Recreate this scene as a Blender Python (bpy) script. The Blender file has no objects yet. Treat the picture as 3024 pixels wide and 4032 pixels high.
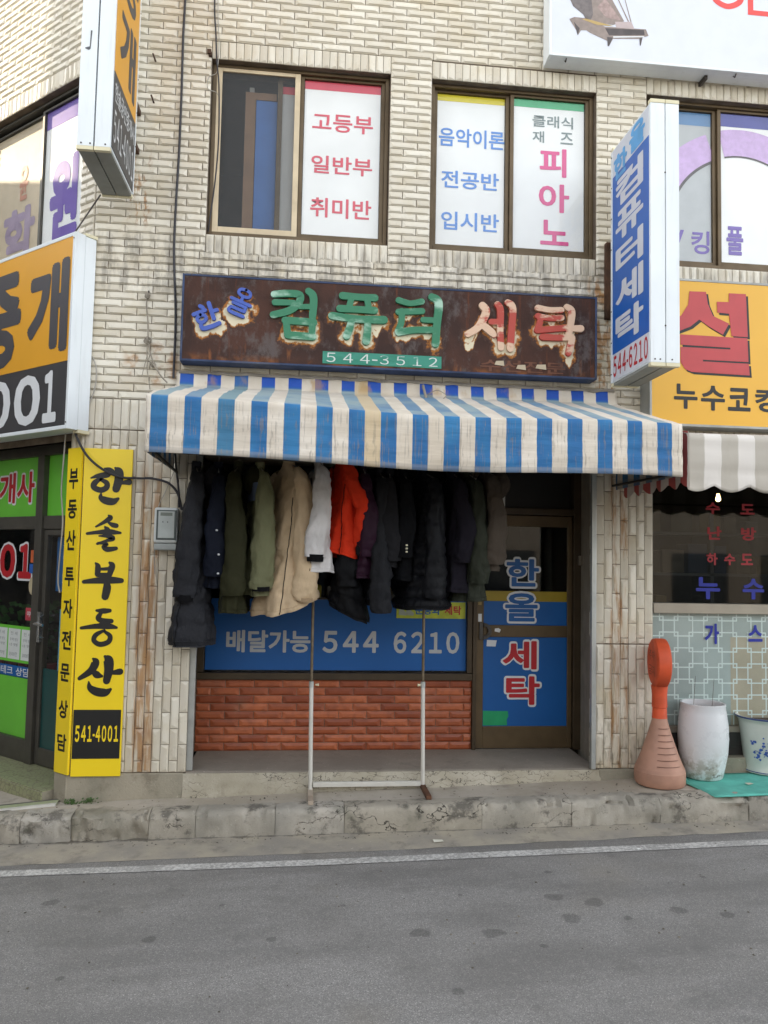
import bpy, math, random, re
from mathutils import Vector, Matrix, noise as mnoise
R = math.radians
random.seed(7)
sc = bpy.context.scene
COL = sc.collection
# ------------------------------------------------------------------ camera, sky, sun, exposure
cam = bpy.data.cameras.new("camera"); camo = bpy.data.objects.new("camera", cam); COL.objects.link(camo)
cam.sensor_fit = 'VERTICAL'; cam.sensor_height = 36.0; cam.lens = 36.0 * 3040 / 4032
cam.clip_start = 0.05; cam.clip_end = 600
YAW, PIT, ROL = R(6.11), R(3.60), R(1.15)
f_ = Vector((math.sin(YAW) * math.cos(PIT), math.cos(YAW) * math.cos(PIT), math.sin(PIT)))
r_ = Vector((math.cos(YAW), -math.sin(YAW), 0)); u_ = r_.cross(f_)
rr = r_ * math.cos(ROL) + u_ * math.sin(ROL); uu = u_ * math.cos(ROL) - r_ * math.sin(ROL)
CAMP = Vector((0, -6.2, 2.0))
camo.matrix_world = Matrix(((rr.x, uu.x, -f_.x, CAMP.x), (rr.y, uu.y, -f_.y, CAMP.y), (rr.z, uu.z, -f_.z, CAMP.z), (0, 0, 0, 1)))
sc.camera = camo
SUN_EL = R(18); SUN_AZ = R(155)          # direction towards the sun, angle from +x (counter-clockwise)
wd = bpy.data.worlds.new("World"); sc.world = wd; wd.use_nodes = True
wt = wd.node_tree; wt.nodes.clear()
sky = wt.nodes.new("ShaderNodeTexSky"); sky.sky_type = 'NISHITA'; sky.sun_disc = False
sky.sun_elevation = SUN_EL; sky.sun_rotation = R(90) - SUN_AZ; sky.dust_density = 1.0; sky.air_density = 1.0; sky.ozone_density = 1.0
hs = wt.nodes.new("ShaderNodeHueSaturation"); hs.inputs['Saturation'].default_value = 0.22
bgn = wt.nodes.new("ShaderNodeBackground"); bgn.inputs[1].default_value = 0.13
wo = wt.nodes.new("ShaderNodeOutputWorld")
wt.links.new(sky.outputs[0], hs.inputs['Color']); wt.links.new(hs.outputs[0], bgn.inputs[0]); wt.links.new(bgn.outputs[0], wo.inputs[0])
sl = bpy.data.lights.new("sun", 'SUN'); sl.energy = 3.0; sl.angle = R(0.53); sl.color = (1.0, 0.83, 0.60)
so = bpy.data.objects.new("sun", sl); COL.objects.link(so)
SUND = Vector((math.cos(SUN_AZ) * math.cos(SUN_EL), math.sin(SUN_AZ) * math.cos(SUN_EL), math.sin(SUN_EL)))
so.rotation_euler = SUND.to_track_quat('Z', 'Y').to_euler(); so.location = SUND * 30
vs = sc.view_settings; vs.view_transform = 'Standard'; vs.look = 'None'; vs.gamma = 1.0; vs.use_curve_mapping = False
vs.exposure = 2.46
try:
    sc.cycles.use_denoising = True; sc.cycles.denoiser = 'OPENIMAGEDENOISE'
    sc.cycles.max_bounces = 8; sc.cycles.diffuse_bounces = 5; sc.cycles.transparent_max_bounces = 16
    sc.cycles.caustics_reflective = False; sc.cycles.caustics_refractive = False; sc.cycles.sample_clamp_indirect = 6
except Exception:
    pass

# ------------------------------------------------------------------ frames and mesh builder
class Frame:
    def __init__(s, o, x, y): s.o = Vector(o); s.x = Vector(x); s.y = Vector(y)
    def p(s, a, b, z): return s.o + s.x * a + s.y * b + Vector((0, 0, z))
    def mat(s):
        return Matrix(((s.x.x, s.y.x, 0, s.o.x), (s.x.y, s.y.y, 0, s.o.y), (s.x.z, s.y.z, 1, s.o.z), (0, 0, 0, 1)))
MAIN = Frame((0, 0, 0), (1, 0, 0), (0, 1, 0))
CA = R(41); XC = -1.693
CH = Frame((XC, 0, 0), (math.cos(CA), -math.sin(CA), 0), (math.sin(CA), math.cos(CA), 0))   # corner wall; a = -distance from the corner
BASE = {}

def root(name, label, cat, loc=(0, 0, 0), group=None, kind=None):
    o = bpy.data.objects.new(name, None); COL.objects.link(o); o.location = loc; o.empty_display_size = .1
    if label: o['label'] = label
    if cat: o['category'] = cat
    if group: o['group'] = group
    if kind: o['kind'] = kind
    BASE[o] = Vector(loc)
    return o

def link(name, me, parent=None, mat=None, smooth=False, bevel=0, label=None, kind=None, cat=None, group=None, ang=40):
    o = bpy.data.objects.new(name, me); COL.objects.link(o)
    if mat: me.materials.append(mat)
    if smooth:
        for p in me.polygons: p.use_smooth = True
        try: me.set_sharp_from_angle(angle=R(ang))
        except Exception: pass
    if bevel:
        m = o.modifiers.new("bevel", 'BEVEL'); m.width = bevel; m.segments = 2; m.limit_method = 'ANGLE'; m.angle_limit = R(35)
    if parent is not None: o.parent = parent
    for k, v in (('label', label), ('kind', kind), ('category', cat), ('group', group)):
        if v: o[k] = v
    BASE[o] = BASE.get(parent, Vector((0, 0, 0))) if parent is not None else Vector((0, 0, 0))
    return o

def crom(pts, n=6, closed=False):
    P = [Vector(p) for p in pts]; out = []
    m = len(P)
    if m < 3: return P
    for i in range(m if closed else m - 1):
        if closed: a, b, c, d = P[(i - 1) % m], P[i], P[(i + 1) % m], P[(i + 2) % m]
        else: a, b, c, d = P[max(i - 1, 0)], P[i], P[i + 1], P[min(i + 2, m - 1)]
        for k in range(n):
            t = k / n
            out.append(.5 * ((2 * b) + (c - a) * t + (2 * a - 5 * b + 4 * c - d) * t * t + (3 * b - a - 3 * c + d) * t ** 3))
    if not closed: out.append(P[-1])
    return out

class MB:
    def __init__(s, fr=MAIN): s.v = []; s.f = []; s.fr = fr; s.at = []
    def add(s, pts, faces, at=None):
        n = len(s.v)
        s.v += [s.fr.p(*p) for p in pts]; s.f += [tuple(i + n for i in q) for q in faces]
        s.at += at if at else [0.0] * len(pts)
    def box(s, a0, a1, b0, b1, z0, z1):
        a0, a1 = sorted((a0, a1)); b0, b1 = sorted((b0, b1)); z0, z1 = sorted((z0, z1))
        s.add([(a0, b0, z0), (a1, b0, z0), (a1, b1, z0), (a0, b1, z0), (a0, b0, z1), (a1, b0, z1), (a1, b1, z1), (a0, b1, z1)],
              [(3, 2, 1, 0), (4, 5, 6, 7), (0, 1, 5, 4), (1, 2, 6, 5), (2, 3, 7, 6), (3, 0, 4, 7)])
        return s
    def quad(s, *p):
        s.add(list(p), [tuple(range(len(p)))]); return s
    def rect(s, a0, a1, z0, z1, b):
        return s.quad((a0, b, z0), (a1, b, z0), (a1, b, z1), (a0, b, z1))
    def frame4(s, a0, a1, z0, z1, b0, b1, w, wb=None, wt=None):
        wb = w if wb is None else wb; wt = w if wt is None else wt
        s.box(a0, a0 + w, b0, b1, z0, z1); s.box(a1 - w, a1, b0, b1, z0, z1)
        s.box(a0 + w, a1 - w, b0, b1, z0, z0 + wb); s.box(a0 + w, a1 - w, b0, b1, z1 - wt, z1); return s
    def prism(s, poly, b0, b1):
        n = len(poly)
        s.add([(a, b0, z) for a, z in poly] + [(a, b1, z) for a, z in poly],
              [tuple(range(n)), tuple(range(2 * n - 1, n - 1, -1))] + [(i, i + n, (i + 1) % n + n, (i + 1) % n) for i in range(n)])
        return s
    def tube(s, pts, r, n=8, smooth=0, cap=True):
        P = crom(pts, smooth) if smooth else [Vector(p) for p in pts]
        rs = r if isinstance(r, (list, tuple)) else None
        rings = []; prev = None
        for i, p in enumerate(P):
            d = (P[min(i + 1, len(P) - 1)] - P[max(i - 1, 0)])
            if d.length < 1e-9: d = Vector((0, 0, 1))
            d.normalize()
            if prev is None:
                ref = Vector((0, 0, 1)) if abs(d.z) < .9 else Vector((1, 0, 0)); e = d.cross(ref).normalized()
            else:
                e = (prev - d * prev.dot(d)).normalized()
            prev = e; g = d.cross(e)
            if rs: q = i / (len(P) - 1) * (len(rs) - 1); k = min(int(q), len(rs) - 2); ra = rs[k] + (rs[k + 1] - rs[k]) * (q - k)
            else: ra = r
            rings.append([tuple(p + (e * math.cos(t * 2 * math.pi / n) + g * math.sin(t * 2 * math.pi / n)) * ra) for t in range(n)])
        pts2 = [q for ring in rings for q in ring]; F = []
        for i in range(len(P) - 1):
            for t in range(n):
                a = i * n + t; b = i * n + (t + 1) % n
                F.append((a, b, b + n, a + n))
        if cap: F.append(tuple(range(n - 1, -1, -1))); F.append(tuple(len(pts2) - n + t for t in range(n)))
        s.add(pts2, F); return s
    def lathe(s, prof, c, n=32, cap=True):
        pts = [(c[0] + r * math.cos(2 * math.pi * t / n), c[1] + r * math.sin(2 * math.pi * t / n), c[2] + z) for r, z in prof for t in range(n)]
        F = [(i * n + t, i * n + (t + 1) % n, (i + 1) * n + (t + 1) % n, (i + 1) * n + t) for i in range(len(prof) - 1) for t in range(n)]
        if cap: F.append(tuple(range(n - 1, -1, -1))); F.append(tuple((len(prof) - 1) * n + t for t in range(n)))
        s.add(pts, F); return s
    def build(s, name, mat, parent=None, **k):
        off = BASE.get(parent, Vector((0, 0, 0))) if parent is not None else Vector((0, 0, 0))
        me = bpy.data.meshes.new(name); me.from_pydata([tuple(v - off) for v in s.v], [], s.f); me.update()
        if any(s.at):
            a = me.attributes.new("edge", 'FLOAT', 'POINT'); a.data.foreach_set('value', s.at)
        return link(name, me, parent, mat, **k)

# ------------------------------------------------------------------ text
_tc = {}
def glyphs(body, bold, sp):
    k = (body, bold, sp)
    if k in _tc: return _tc[k]
    c = bpy.data.curves.new("t", 'FONT'); c.body = body; c.offset = bold; c.space_character = sp; c.resolution_u = 3
    o = bpy.data.objects.new("t", c); COL.objects.link(o)
    bpy.context.view_layer.update()
    me = bpy.data.meshes.new_from_object(o.evaluated_get(bpy.context.evaluated_depsgraph_get()))
    v = [(p.co.x, p.co.y) for p in me.vertices]; F = [tuple(p.vertices) for p in me.polygons]
    bpy.data.objects.remove(o); bpy.data.curves.remove(c); bpy.data.meshes.remove(me)
    _tc[k] = (v, F); return v, F

FW = {ord(c): ord(c) + 0xFEE0 for c in "0123456789"}
def text(parent, body, a0, a1, z0, z1, b, fr, mat, bold=.02, sp=1.0, name='lettering', rot=0, grow=0.0, fw=True, shear=0):
    if fw and '-' in body:
        un = sum(.55 if c == '-' else 1.0 for c in body); w_ = (a1 - a0) / un; a = a0
        for part in re.split('(-)', body):
            L_ = w_ * (.55 if part == '-' else len(part))
            if part == '-':
                hm_ = MB(fr); zc_ = z0 + (z1 - z0) * .42; hm_.rect(a + L_ * .18, a + L_ * .82, zc_ - (z1 - z0) * .07, zc_ + (z1 - z0) * .07, b); hm_.build(name, mat, parent)
            else: text(parent, part, a + w_ * .06, a + L_ - w_ * .06, z0, z1, b, fr, mat, bold, sp, name)
            a += L_
        return
    if fw and any(c.isdigit() for c in body):
        body = body.translate(FW); sp = .62 if sp == 1.0 else sp
    b0_ = min(bold, .008); fat_ = bold - b0_
    v, F = glyphs(body, b0_, sp)
    x0 = min(p[0] for p in v) - fat_; x1 = max(p[0] for p in v) + fat_; y0 = min(p[1] for p in v) - fat_; y1 = max(p[1] for p in v) + fat_
    m = MB(fr); ca, cz = (a0 + a1) / 2, (z0 + z1) / 2; cr, sr = math.cos(rot), math.sin(rot)
    # weight: the thin letter repeated round a small circle, each copy a hair deeper
    sh = [(0, 0)] + ([(fat_ * math.cos(k * math.pi / 4), fat_ * math.sin(k * math.pi / 4)) for k in range(8)] if fat_ > 0 else [])
    for k, (ox, oy) in enumerate(sh):
        pts = []
        for x, y in v:
            da = (x + ox - x0) / (x1 - x0) * (a1 - a0) + a0 - ca; dz = (y + oy - y0) / (y1 - y0) * (z1 - z0) + z0 - cz
            pts.append((ca + da * cr - dz * sr, b + k * .00008, cz + da * sr + dz * cr))
        m.add(pts, F)
    return m.build(name, mat, parent)

def text_rim(parent, body, a0, a1, z0, z1, b, fr, mat, r=.012, bold=.03, fw=True):
    # white rim round a letter: the letter repeated round a small circle, each copy a hair deeper
    if fw: body = body.translate(FW)
    v, F = glyphs(body, .008, 1.0); r += (bold - .008) * .25; x0 = min(p[0] for p in v); x1 = max(p[0] for p in v); y0 = min(p[1] for p in v); y1 = max(p[1] for p in v)
    m = MB(fr)
    for k in range(12):
        da, dz = r * math.cos(k * math.pi / 6), r * math.sin(k * math.pi / 6)
        m.add([((x - x0) / (x1 - x0) * (a1 - a0) + a0 + da, b + k * .00012, (y - y0) / (y1 - y0) * (z1 - z0) + z0 + dz) for x, y in v], F)
    return m.build('lettering_rim', mat, parent)

def stroke_poly(st, n=7, caps=True):
    P = crom([(x, y, w) for x, y, w in st], n) if len(st) > 2 else [Vector(st[0]), Vector(st[0]).lerp(Vector(st[1]), .5), Vector(st[1])]
    L, Rr = [], []
    for i, p in enumerate(P):
        d = P[min(i + 1, len(P) - 1)] - P[max(i - 1, 0)]; q = Vector((d.x, d.y)); q.normalize()
        nrm = Vector((-q.y, q.x)); w = max(p.z, .004) / 2
        L.append((p.x + nrm.x * w, p.y + nrm.y * w)); Rr.append((p.x - nrm.x * w, p.y - nrm.y * w))
    def cap(c, a, b):
        out = []; a = Vector(a); b = Vector(b); ctr = (a + b) / 2; ra = a - ctr
        for k in range(1, 5):
            t = math.pi * k / 5; out.append((ctr.x + ra.x * math.cos(t) + ra.y * math.sin(t), ctr.y - ra.x * math.sin(t) + ra.y * math.cos(t)))
        return out
    return L + (cap(P[-1], L[-1], Rr[-1]) if caps else []) + Rr[::-1] + (cap(P[0], Rr[0], L[0]) if caps else [])

def strokes(parent, sts, a0, a1, z0, z1, b, fr, mat, thick=0.0006, name='lettering', bevel=0, rot=0, fat=1.0):
    m = MB(fr); asp = (z1 - z0) / (a1 - a0); ca, cz = (a0 + a1) / 2, (z0 + z1) / 2; cr, sr = math.cos(rot), math.sin(rot)
    for i, st in enumerate(sts):
        poly = stroke_poly([(x, y * asp, w * fat) for x, y, w in st])
        poly = [(a0 + x * (a1 - a0), z0 + y * (a1 - a0)) for x, y in poly]
        poly = [(ca + (a - ca) * cr - (z - cz) * sr, cz + (a - ca) * sr + (z - cz) * cr) for a, z in poly]
        n = len(poly); h = (n - 9) // 2 + 0
        e = b - i * .0005
        # strip of quads between the two sides
        k = (n - 8) // 2
        Ls = poly[:k]; c1 = poly[k:k + 4]; Rs = poly[k + 4:2 * k + 4][::-1]; c0 = poly[2 * k + 4:]
        front = [(a, e - thick, z) for a, z in poly]; back = [(a, b, z) for a, z in poly]
        F = []
        idx = list(range(n)); Li = idx[:k]; c1i = idx[k:k + 4]; Ri = idx[k + 4:2 * k + 4][::-1]; c0i = idx[2 * k + 4:]
        for t in range(k - 1): F.append((Li[t], Ri[t], Ri[t + 1], Li[t + 1]))
        F.append(tuple([Li[-1]] + [Ri[-1]] + c1i[::-1])); F.append(tuple([Ri[0]] + [Li[0]] + c0i[::-1]))
        F += [(j, (j + 1) % n, (j + 1) % n + n, j + n) for j in range(n)]
        m.add(front + back, F)
    return m.build(name, mat, parent, bevel=bevel)

# ------------------------------------------------------------------ materials
def lin(h):
    h = h.lstrip('#'); c = [int(h[i:i + 2], 16) / 255 for i in (0, 2, 4)]
    return tuple(x / 12.92 if x <= .04045 else ((x + .055) / 1.055) ** 2.4 for x in c) + (1,)

class NT:
    def __init__(s, name, rough=.5, metal=0.0, spec=.5):
        s.m = bpy.data.materials.new(name); s.m.use_nodes = True; s.t = s.m.node_tree; s.N = s.t.nodes; s.L = s.t.links
        s.b = s.N['Principled BSDF']; s.b.inputs['Roughness'].default_value = rough; s.b.inputs['Metallic'].default_value = metal
        s.b.inputs['Specular IOR Level'].default_value = spec
        g = s.N.new('ShaderNodeNewGeometry'); s.pos = g.outputs['Position']
        sp = s.N.new('ShaderNodeSeparateXYZ'); s.L.new(s.pos, sp.inputs[0]); s.x, s.y, s.z = sp.outputs
    def set(s, sock, v):
        if v is None: return
        if isinstance(v, (int, float)):
            try: sock.default_value = v
            except Exception: sock.default_value = (v, v, v)
        elif isinstance(v, tuple): sock.default_value = v
        else: s.L.new(v, sock)
    def M(s, op, a, b=None, c=None, clamp=False):
        n = s.N.new('ShaderNodeMath'); n.operation = op; n.use_clamp = clamp
        s.set(n.inputs[0], a); s.set(n.inputs[1], b); s.set(n.inputs[2], c); return n.outputs[0]
    def scale(s, sx, sy, sz, off=(0, 0, 0)):
        n = s.N.new('ShaderNodeMapping'); s.L.new(s.pos, n.inputs[0]); n.inputs['Scale'].default_value = (sx, sy, sz); n.inputs['Location'].default_value = off; return n.outputs[0]
    def noise(s, sc_=5, det=4, rough=.55, vec=None, dist=0):
        n = s.N.new('ShaderNodeTexNoise'); n.inputs['Scale'].default_value = sc_; n.inputs['Detail'].default_value = det; n.inputs['Roughness'].default_value = rough
        n.inputs['Distortion'].default_value = dist; s.L.new(vec or s.pos, n.inputs['Vector']); return n.outputs['Fac']
    def vor(s, sc_=5, feat='F1', vec=None, out='Distance'):
        n = s.N.new('ShaderNodeTexVoronoi'); n.feature = feat; n.inputs['Scale'].default_value = sc_; s.L.new(vec or s.pos, n.inputs['Vector']); return n.outputs[out]
    def ramp(s, f, lo, hi, a=0.0, b=1.0):
        n = s.N.new('ShaderNodeMapRange'); n.interpolation_type = 'SMOOTHSTEP'; s.set(n.inputs['Value'], f)
        n.inputs['From Min'].default_value = lo; n.inputs['From Max'].default_value = hi; n.inputs['To Min'].default_value = a; n.inputs['To Max'].default_value = b; return n.outputs[0]
    def mix(s, f, a, b, mode='MIX'):
        n = s.N.new('ShaderNodeMix'); n.data_type = 'RGBA'; n.blend_type = mode; s.set(n.inputs[0], f); s.set(n.inputs[6], a); s.set(n.inputs[7], b); return n.outputs[2]
    def attr(s, name):
        n = s.N.new('ShaderNodeAttribute'); n.attribute_name = name; return n.outputs['Fac']
    def rnd(s):
        return s.N.new('ShaderNodeObjectInfo').outputs['Random']
    def band(s, v, lo, hi, soft):
        return s.M('MULTIPLY', s.ramp(v, lo - soft, lo), s.ramp(v, hi, hi + soft, 1, 0))
    def color(s, c): s.set(s.b.inputs['Base Color'], c)
    def rough(s, r): s.set(s.b.inputs['Roughness'], r)
    def bump(s, h, st=.3, dist=.01):
        n = s.N.new('ShaderNodeBump'); n.inputs['Strength'].default_value = st; n.inputs['Distance'].default_value = dist; s.set(n.inputs['Height'], h); s.L.new(n.outputs[0], s.b.inputs['Normal'])

def sc_(c, k): return (min(c[0] * k, 1), min(c[1] * k, 1), min(c[2] * k, 1), 1)
MATS = {}
def mat(name, col, rough=.5, metal=0.0, var=.12, ns=6, dirt=0.0, dirtcol='#5a5248', bump=0, bs=60, spec=.5, streak=False):
    if name in MATS: return MATS[name]
    t = NT(name, rough, metal, spec); c = lin(col) if isinstance(col, str) else col
    f = t.noise(ns, 5)
    k = t.mix(t.ramp(f, .3, .7), sc_(c, 1 - var), sc_(c, 1 + var))
    if dirt:
        d = t.noise(2.2, 6, .65, t.scale(6, 6, .6) if streak else None)
        k = t.mix(t.ramp(d, .5, .78, 0, dirt), k, lin(dirtcol))
        t.rough(t.ramp(d, .4, .8, rough, min(1, rough + .25)))
    t.color(k)
    if bump: t.bump(t.noise(bs, 4), bump, .004)
    MATS[name] = t.m; return t.m

def mat_glass(name, tint=(1, 1, 1, 1), rough=.02, base=0.04):
    m = bpy.data.materials.new(name); m.use_nodes = True; t = m.node_tree; t.nodes.clear()
    o = t.nodes.new('ShaderNodeOutputMaterial'); mx = t.nodes.new('ShaderNodeMixShader'); tr = t.nodes.new('ShaderNodeBsdfTransparent'); gl = t.nodes.new('ShaderNodeBsdfGlossy')
    lwt = t.nodes.new('ShaderNodeLayerWeight'); lwt.inputs['Blend'].default_value = .5
    pw = t.nodes.new('ShaderNodeMath'); pw.operation = 'POWER'; t.links.new(lwt.outputs['Facing'], pw.inputs[0]); pw.inputs[1].default_value = 5.0
    lw = t.nodes.new('ShaderNodeMath'); lw.operation = 'MULTIPLY_ADD'; t.links.new(pw.outputs[0], lw.inputs[0]); lw.inputs[1].default_value = .9; lw.inputs[2].default_value = base * .75
    tr.inputs[0].default_value = tint; gl.inputs['Roughness'].default_value = rough; gl.inputs['Color'].default_value = (1, 1, 1, 1)
    t.links.new(lw.outputs[0], mx.inputs[0]); t.links.new(tr.outputs[0], mx.inputs[1]); t.links.new(gl.outputs[0], mx.inputs[2]); t.links.new(mx.outputs[0], o.inputs[0])
    return m
GLASS = mat_glass('window_glass', (.975, .98, .98, 1), .02, .03); GLASSD = mat_glass('dusty_glass', (.60, .62, .62, 1), .03, .055)
# ------------------------------------------------------------------ special materials
def mk_tile():
    t = NT('glazed_cream_tile', .34)
    rn = t.M('FRACT', t.M('ADD', t.attr('rnd'), t.rnd()))
    c = t.mix(rn, lin('#c6bdab'), lin('#ddd6c6'))
    c = t.mix(t.ramp(t.noise(7, 5), .42, .78, 0, .4), c, lin('#c2b495'))
    c = t.mix(t.ramp(t.noise(1.3, 3, vec=t.scale(1, 1, 1.4)), .52, .75, 0, .35), c, lin('#cdbb95'))
    # soot streaks below the window sills
    st = t.noise(3.0, 6, .62, t.scale(5, 5, .8))
    sill = t.M('MULTIPLY', t.band(t.z, 4.16, 4.50, .12), t.ramp(st, .42, .66))
    c = t.mix(t.M('MULTIPLY', sill, .55), c, lin('#5a5248'))
    fine = t.ramp(t.noise(6, 6, .7, t.scale(3, 3, 1.2)), .60, .82, 0, .45)
    c = t.mix(fine, c, lin('#70665a'))
    # rust runs on the pillars and under the rope fixing
    r1 = t.M('MULTIPLY', t.band(t.x, -1.235, -1.115, .035), t.ramp(t.z, 2.3, 3.0, 1, 0))
    r1 = t.M('MULTIPLY', r1, t.ramp(t.noise(3.2, 5, .6, t.scale(9, 9, .7)), .34, .60))
    r2 = t.M('MULTIPLY', t.band(t.x, 2.58, 2.70, .05), t.band(t.z, .2, 2.8, .1))
    r2 = t.M('MULTIPLY', r2, t.ramp(t.noise(3.0, 5, .6, t.scale(10, 10, .9)), .44, .68))
    r3 = t.M('MULTIPLY', t.band(t.x, -1.36, -1.05, .09), t.band(t.z, 3.40, 3.64, .1))
    r3 = t.M('MULTIPLY', r3, t.ramp(t.noise(5, 5, .6), .46, .62))
    r4 = t.M('MULTIPLY', t.band(t.x, -1.42, -1.30, .05), t.band(t.z, 4.7, 5.2, .12))
    r4 = t.M('MULTIPLY', r4, t.ramp(t.noise(6, 5, .6, t.scale(5, 5, 1)), .5, .66))
    r5 = t.M('MULTIPLY', t.M('MULTIPLY', t.band(t.x, 2.40, 2.60, .08), t.band(t.z, 3.2, 4.3, .2)), t.ramp(t.noise(4.5, 5, .6, t.scale(4, 4, 1)), .48, .62))
    rs = t.M('MAXIMUM', t.M('MAXIMUM', r1, t.M('MAXIMUM', r2, r5)), t.M('MAXIMUM', r3, r4))
    c = t.mix(t.M('MULTIPLY', rs, .85), c, t.mix(t.noise(9, 3), lin('#7d4a1e'), lin('#b98a4c')))
    low = t.M('MULTIPLY', t.ramp(t.z, .3, 1.35, 1, 0), t.ramp(t.x, 2.2, 2.4))
    c = t.mix(t.M('MULTIPLY', low, t.ramp(t.noise(5, 5, .6, t.scale(8, 8, 1.6)), .46, .7, 0, .7)), c, lin('#5f533f'))
    t.color(c); t.rough(t.ramp(t.noise(12, 4), .3, .8, .26, .6)); t.bump(t.noise(90, 3), .12, .002)
    return t.m
M_TILE = mk_tile()
M_MORTAR = mat('dark_mortar', '#6a5d4f', .9, var=.25, ns=9, bump=.4)

def mk_redtile():
    t = NT('glazed_red_brick_tile', .35)
    c = t.mix(t.rnd(), lin('#8a4224'), lin('#b8663f'))
    c = t.mix(t.ramp(t.noise(14, 4), .4, .75, 0, .5), c, lin('#6d3624'))
    c = t.mix(t.ramp(t.noise(3, 5), .55, .8, 0, .45), c, lin('#a5826a'))
    t.color(c); t.rough(t.ramp(t.noise(6, 4), .3, .8, .3, .6)); t.bump(t.noise(60, 4), .15, .003); return t.m
M_RED = mk_redtile()

def mk_asphalt(name, patch=False):
    t = NT(name, .82)
    v = t.vor(240, out='Color'); n = t.N.new('ShaderNodeSeparateColor'); t.L.new(v, n.inputs[0])
    g = n.outputs[0]
    c = t.mix(t.ramp(g, 0, 1), lin('#7a7875'), lin('#95928e'))
    c = t.mix(t.ramp(g, .88, 1.0, 0, .7), c, lin('#c4c0b9'))
    c = t.mix(t.ramp(n.outputs[1], .9, .99, 0, .5), c, lin('#46443f'))
    c = t.mix(t.ramp(t.noise(1.1, 4), .35, .7, 0, .4), c, lin('#6c6964'))
    c = t.mix(t.ramp(t.noise(4.5, 5), .56, .75, 0, .30), c, lin('#5c5a57'))
    c = t.mix(t.ramp(t.noise(.7, 3), .55, .72, 0, .35), c, lin('#8d8474'))
    c = t.mix(t.ramp(t.noise(2.0, 4, .6, t.scale(.35, 1.6, 1)), .40, .66, 0, .35), c, lin('#5f5d5a')); c = t.mix(t.ramp(t.noise(26, 3), .58, .72, 0, .25), c, lin('#9a968f'))
    if patch == 'stain':
        e = t.M('ADD', t.attr('edge'), t.M('MULTIPLY', t.M('SUBTRACT', t.noise(18, 4), .5), .9))
        c = t.mix(t.ramp(e, .15, .40, 0, .42), c, lin('#3a3936'))
    if patch == 'line':
        w = t.M('ADD', t.noise(45, 6, .7), t.M('MULTIPLY', t.noise(3, 3), .35))
        e = t.ramp(t.M('ADD', t.attr('edge'), t.M('MULTIPLY', t.noise(22, 4), .7)), .35, .75)
        c = t.mix(t.M('MULTIPLY', e, t.ramp(w, .60, .74, 1.0, .35)), c, t.mix(t.noise(5, 4), lin('#bdbbb6'), lin('#dad8d3')))
    t.color(c); t.bump(t.M('ADD', t.M('MULTIPLY', g, .5), t.noise(160, 3)), .45, .004)
    return t.m
M_ASPH = mk_asphalt('asphalt'); M_STAIN = mk_asphalt('oil_stained_asphalt', 'stain'); M_LINE = mk_asphalt('worn_road_paint', 'line')

def mk_conc(name, c1, c2, dark='#4d4840', crack=0, dk=.5, obj=False, moss=0, dirt=False):
    t = NT(name, .9)
    c = t.mix(t.ramp(t.noise(2.2, 6, .62), .35, .68), lin(c1), lin(c2))
    if obj: c = t.mix(t.M('MULTIPLY', t.rnd(), .5), c, lin('#8f8672'))
    c = t.mix(t.ramp(t.noise(5, 6, .7), .52, .64 if obj else .72, 0, dk), c, lin(dark))
    c = t.mix(t.ramp(t.noise(40, 3), .62, .8, 0, .5), c, lin('#d0c8b8'))
    c = t.mix(t.ramp(t.noise(60, 3), .62, .78, 0, .5), c, lin(dark))
    h = t.noise(70, 5, .65)
    if dirt: c = t.mix(t.ramp(t.M('ADD', t.attr('edge'), t.M('MULTIPLY', t.M('SUBTRACT', t.noise(7, 6, .7), .5), 1.6)), .55, .95, 0, .75), c, lin('#4a453c'))  # dark band at the kerb foot: shadow gap painted into the colour, with dirt
    if moss:
        c = t.mix(t.M('MULTIPLY', t.ramp(t.noise(3.1, 5), .56, .7), moss), c, lin('#3f4630'))
    if crack:
        wv = t.N.new('ShaderNodeVectorMath'); wv.operation = 'MULTIPLY_ADD'; nt_ = t.N.new('ShaderNodeTexNoise'); nt_.inputs['Scale'].default_value = 9; nt_.inputs['Detail'].default_value = 5; t.L.new(t.pos, nt_.inputs['Vector'])
        t.L.new(nt_.outputs['Color'], wv.inputs[0]); wv.inputs[1].default_value = (.5, .5, .5); t.L.new(t.scale(1, 1, 3.2), wv.inputs[2])
        d = t.vor(crack, 'DISTANCE_TO_EDGE', wv.outputs[0])
        k = t.ramp(d, .004, .020 if crack > 3 else .012, 1, 0)
        k = t.M('MULTIPLY', k, t.ramp(t.noise(1.8, 2), .38, .52) if crack > 3 else t.ramp(t.noise(2.3, 3), .50, .60)); c = t.mix(k, c, lin('#3a352e')); h = t.M('SUBTRACT', h, t.M('MULTIPLY', k, 1.5))
    t.color(c); t.bump(h, .6, .006); return t.m
M_PAVE = mk_conc('worn_pavement_concrete', '#a59b8b', '#b8afa1', '#79716a', 0, .55)
M_KERB = mk_conc('kerb_concrete', '#98948b', '#bdb6aa', '#55514a', 1.7, .8, True, .35)
M_GUT = mk_conc('gutter_concrete', '#948e84', '#aca391', '#6b665e', 0, .6, dirt=True)  # kerb side painted dark as a shadow gap, broken up like dirt
M_RISER = mk_conc('cracked_render', '#a79f8c', '#b9b2a2', '#6d6553', 5.5, .5)
M_STEP = mk_conc('terrazzo_step', '#8a8175', '#968d80', '#575048', 0, .4)
M_PLINTH = mk_conc('plinth_render', '#8d8878', '#a59c8a', '#574c3a', 0, .5)
M_PLAST = mat('old_plaster', '#8f8778', .9, var=.15, dirt=.5, streak=True, bump=.3)
M_DARK = mat('dark_interior', '#2e2a26', .9, var=.3)
M_DARKW = mat('dim_interior_wall', '#3a3630', .9, var=.2)
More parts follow.
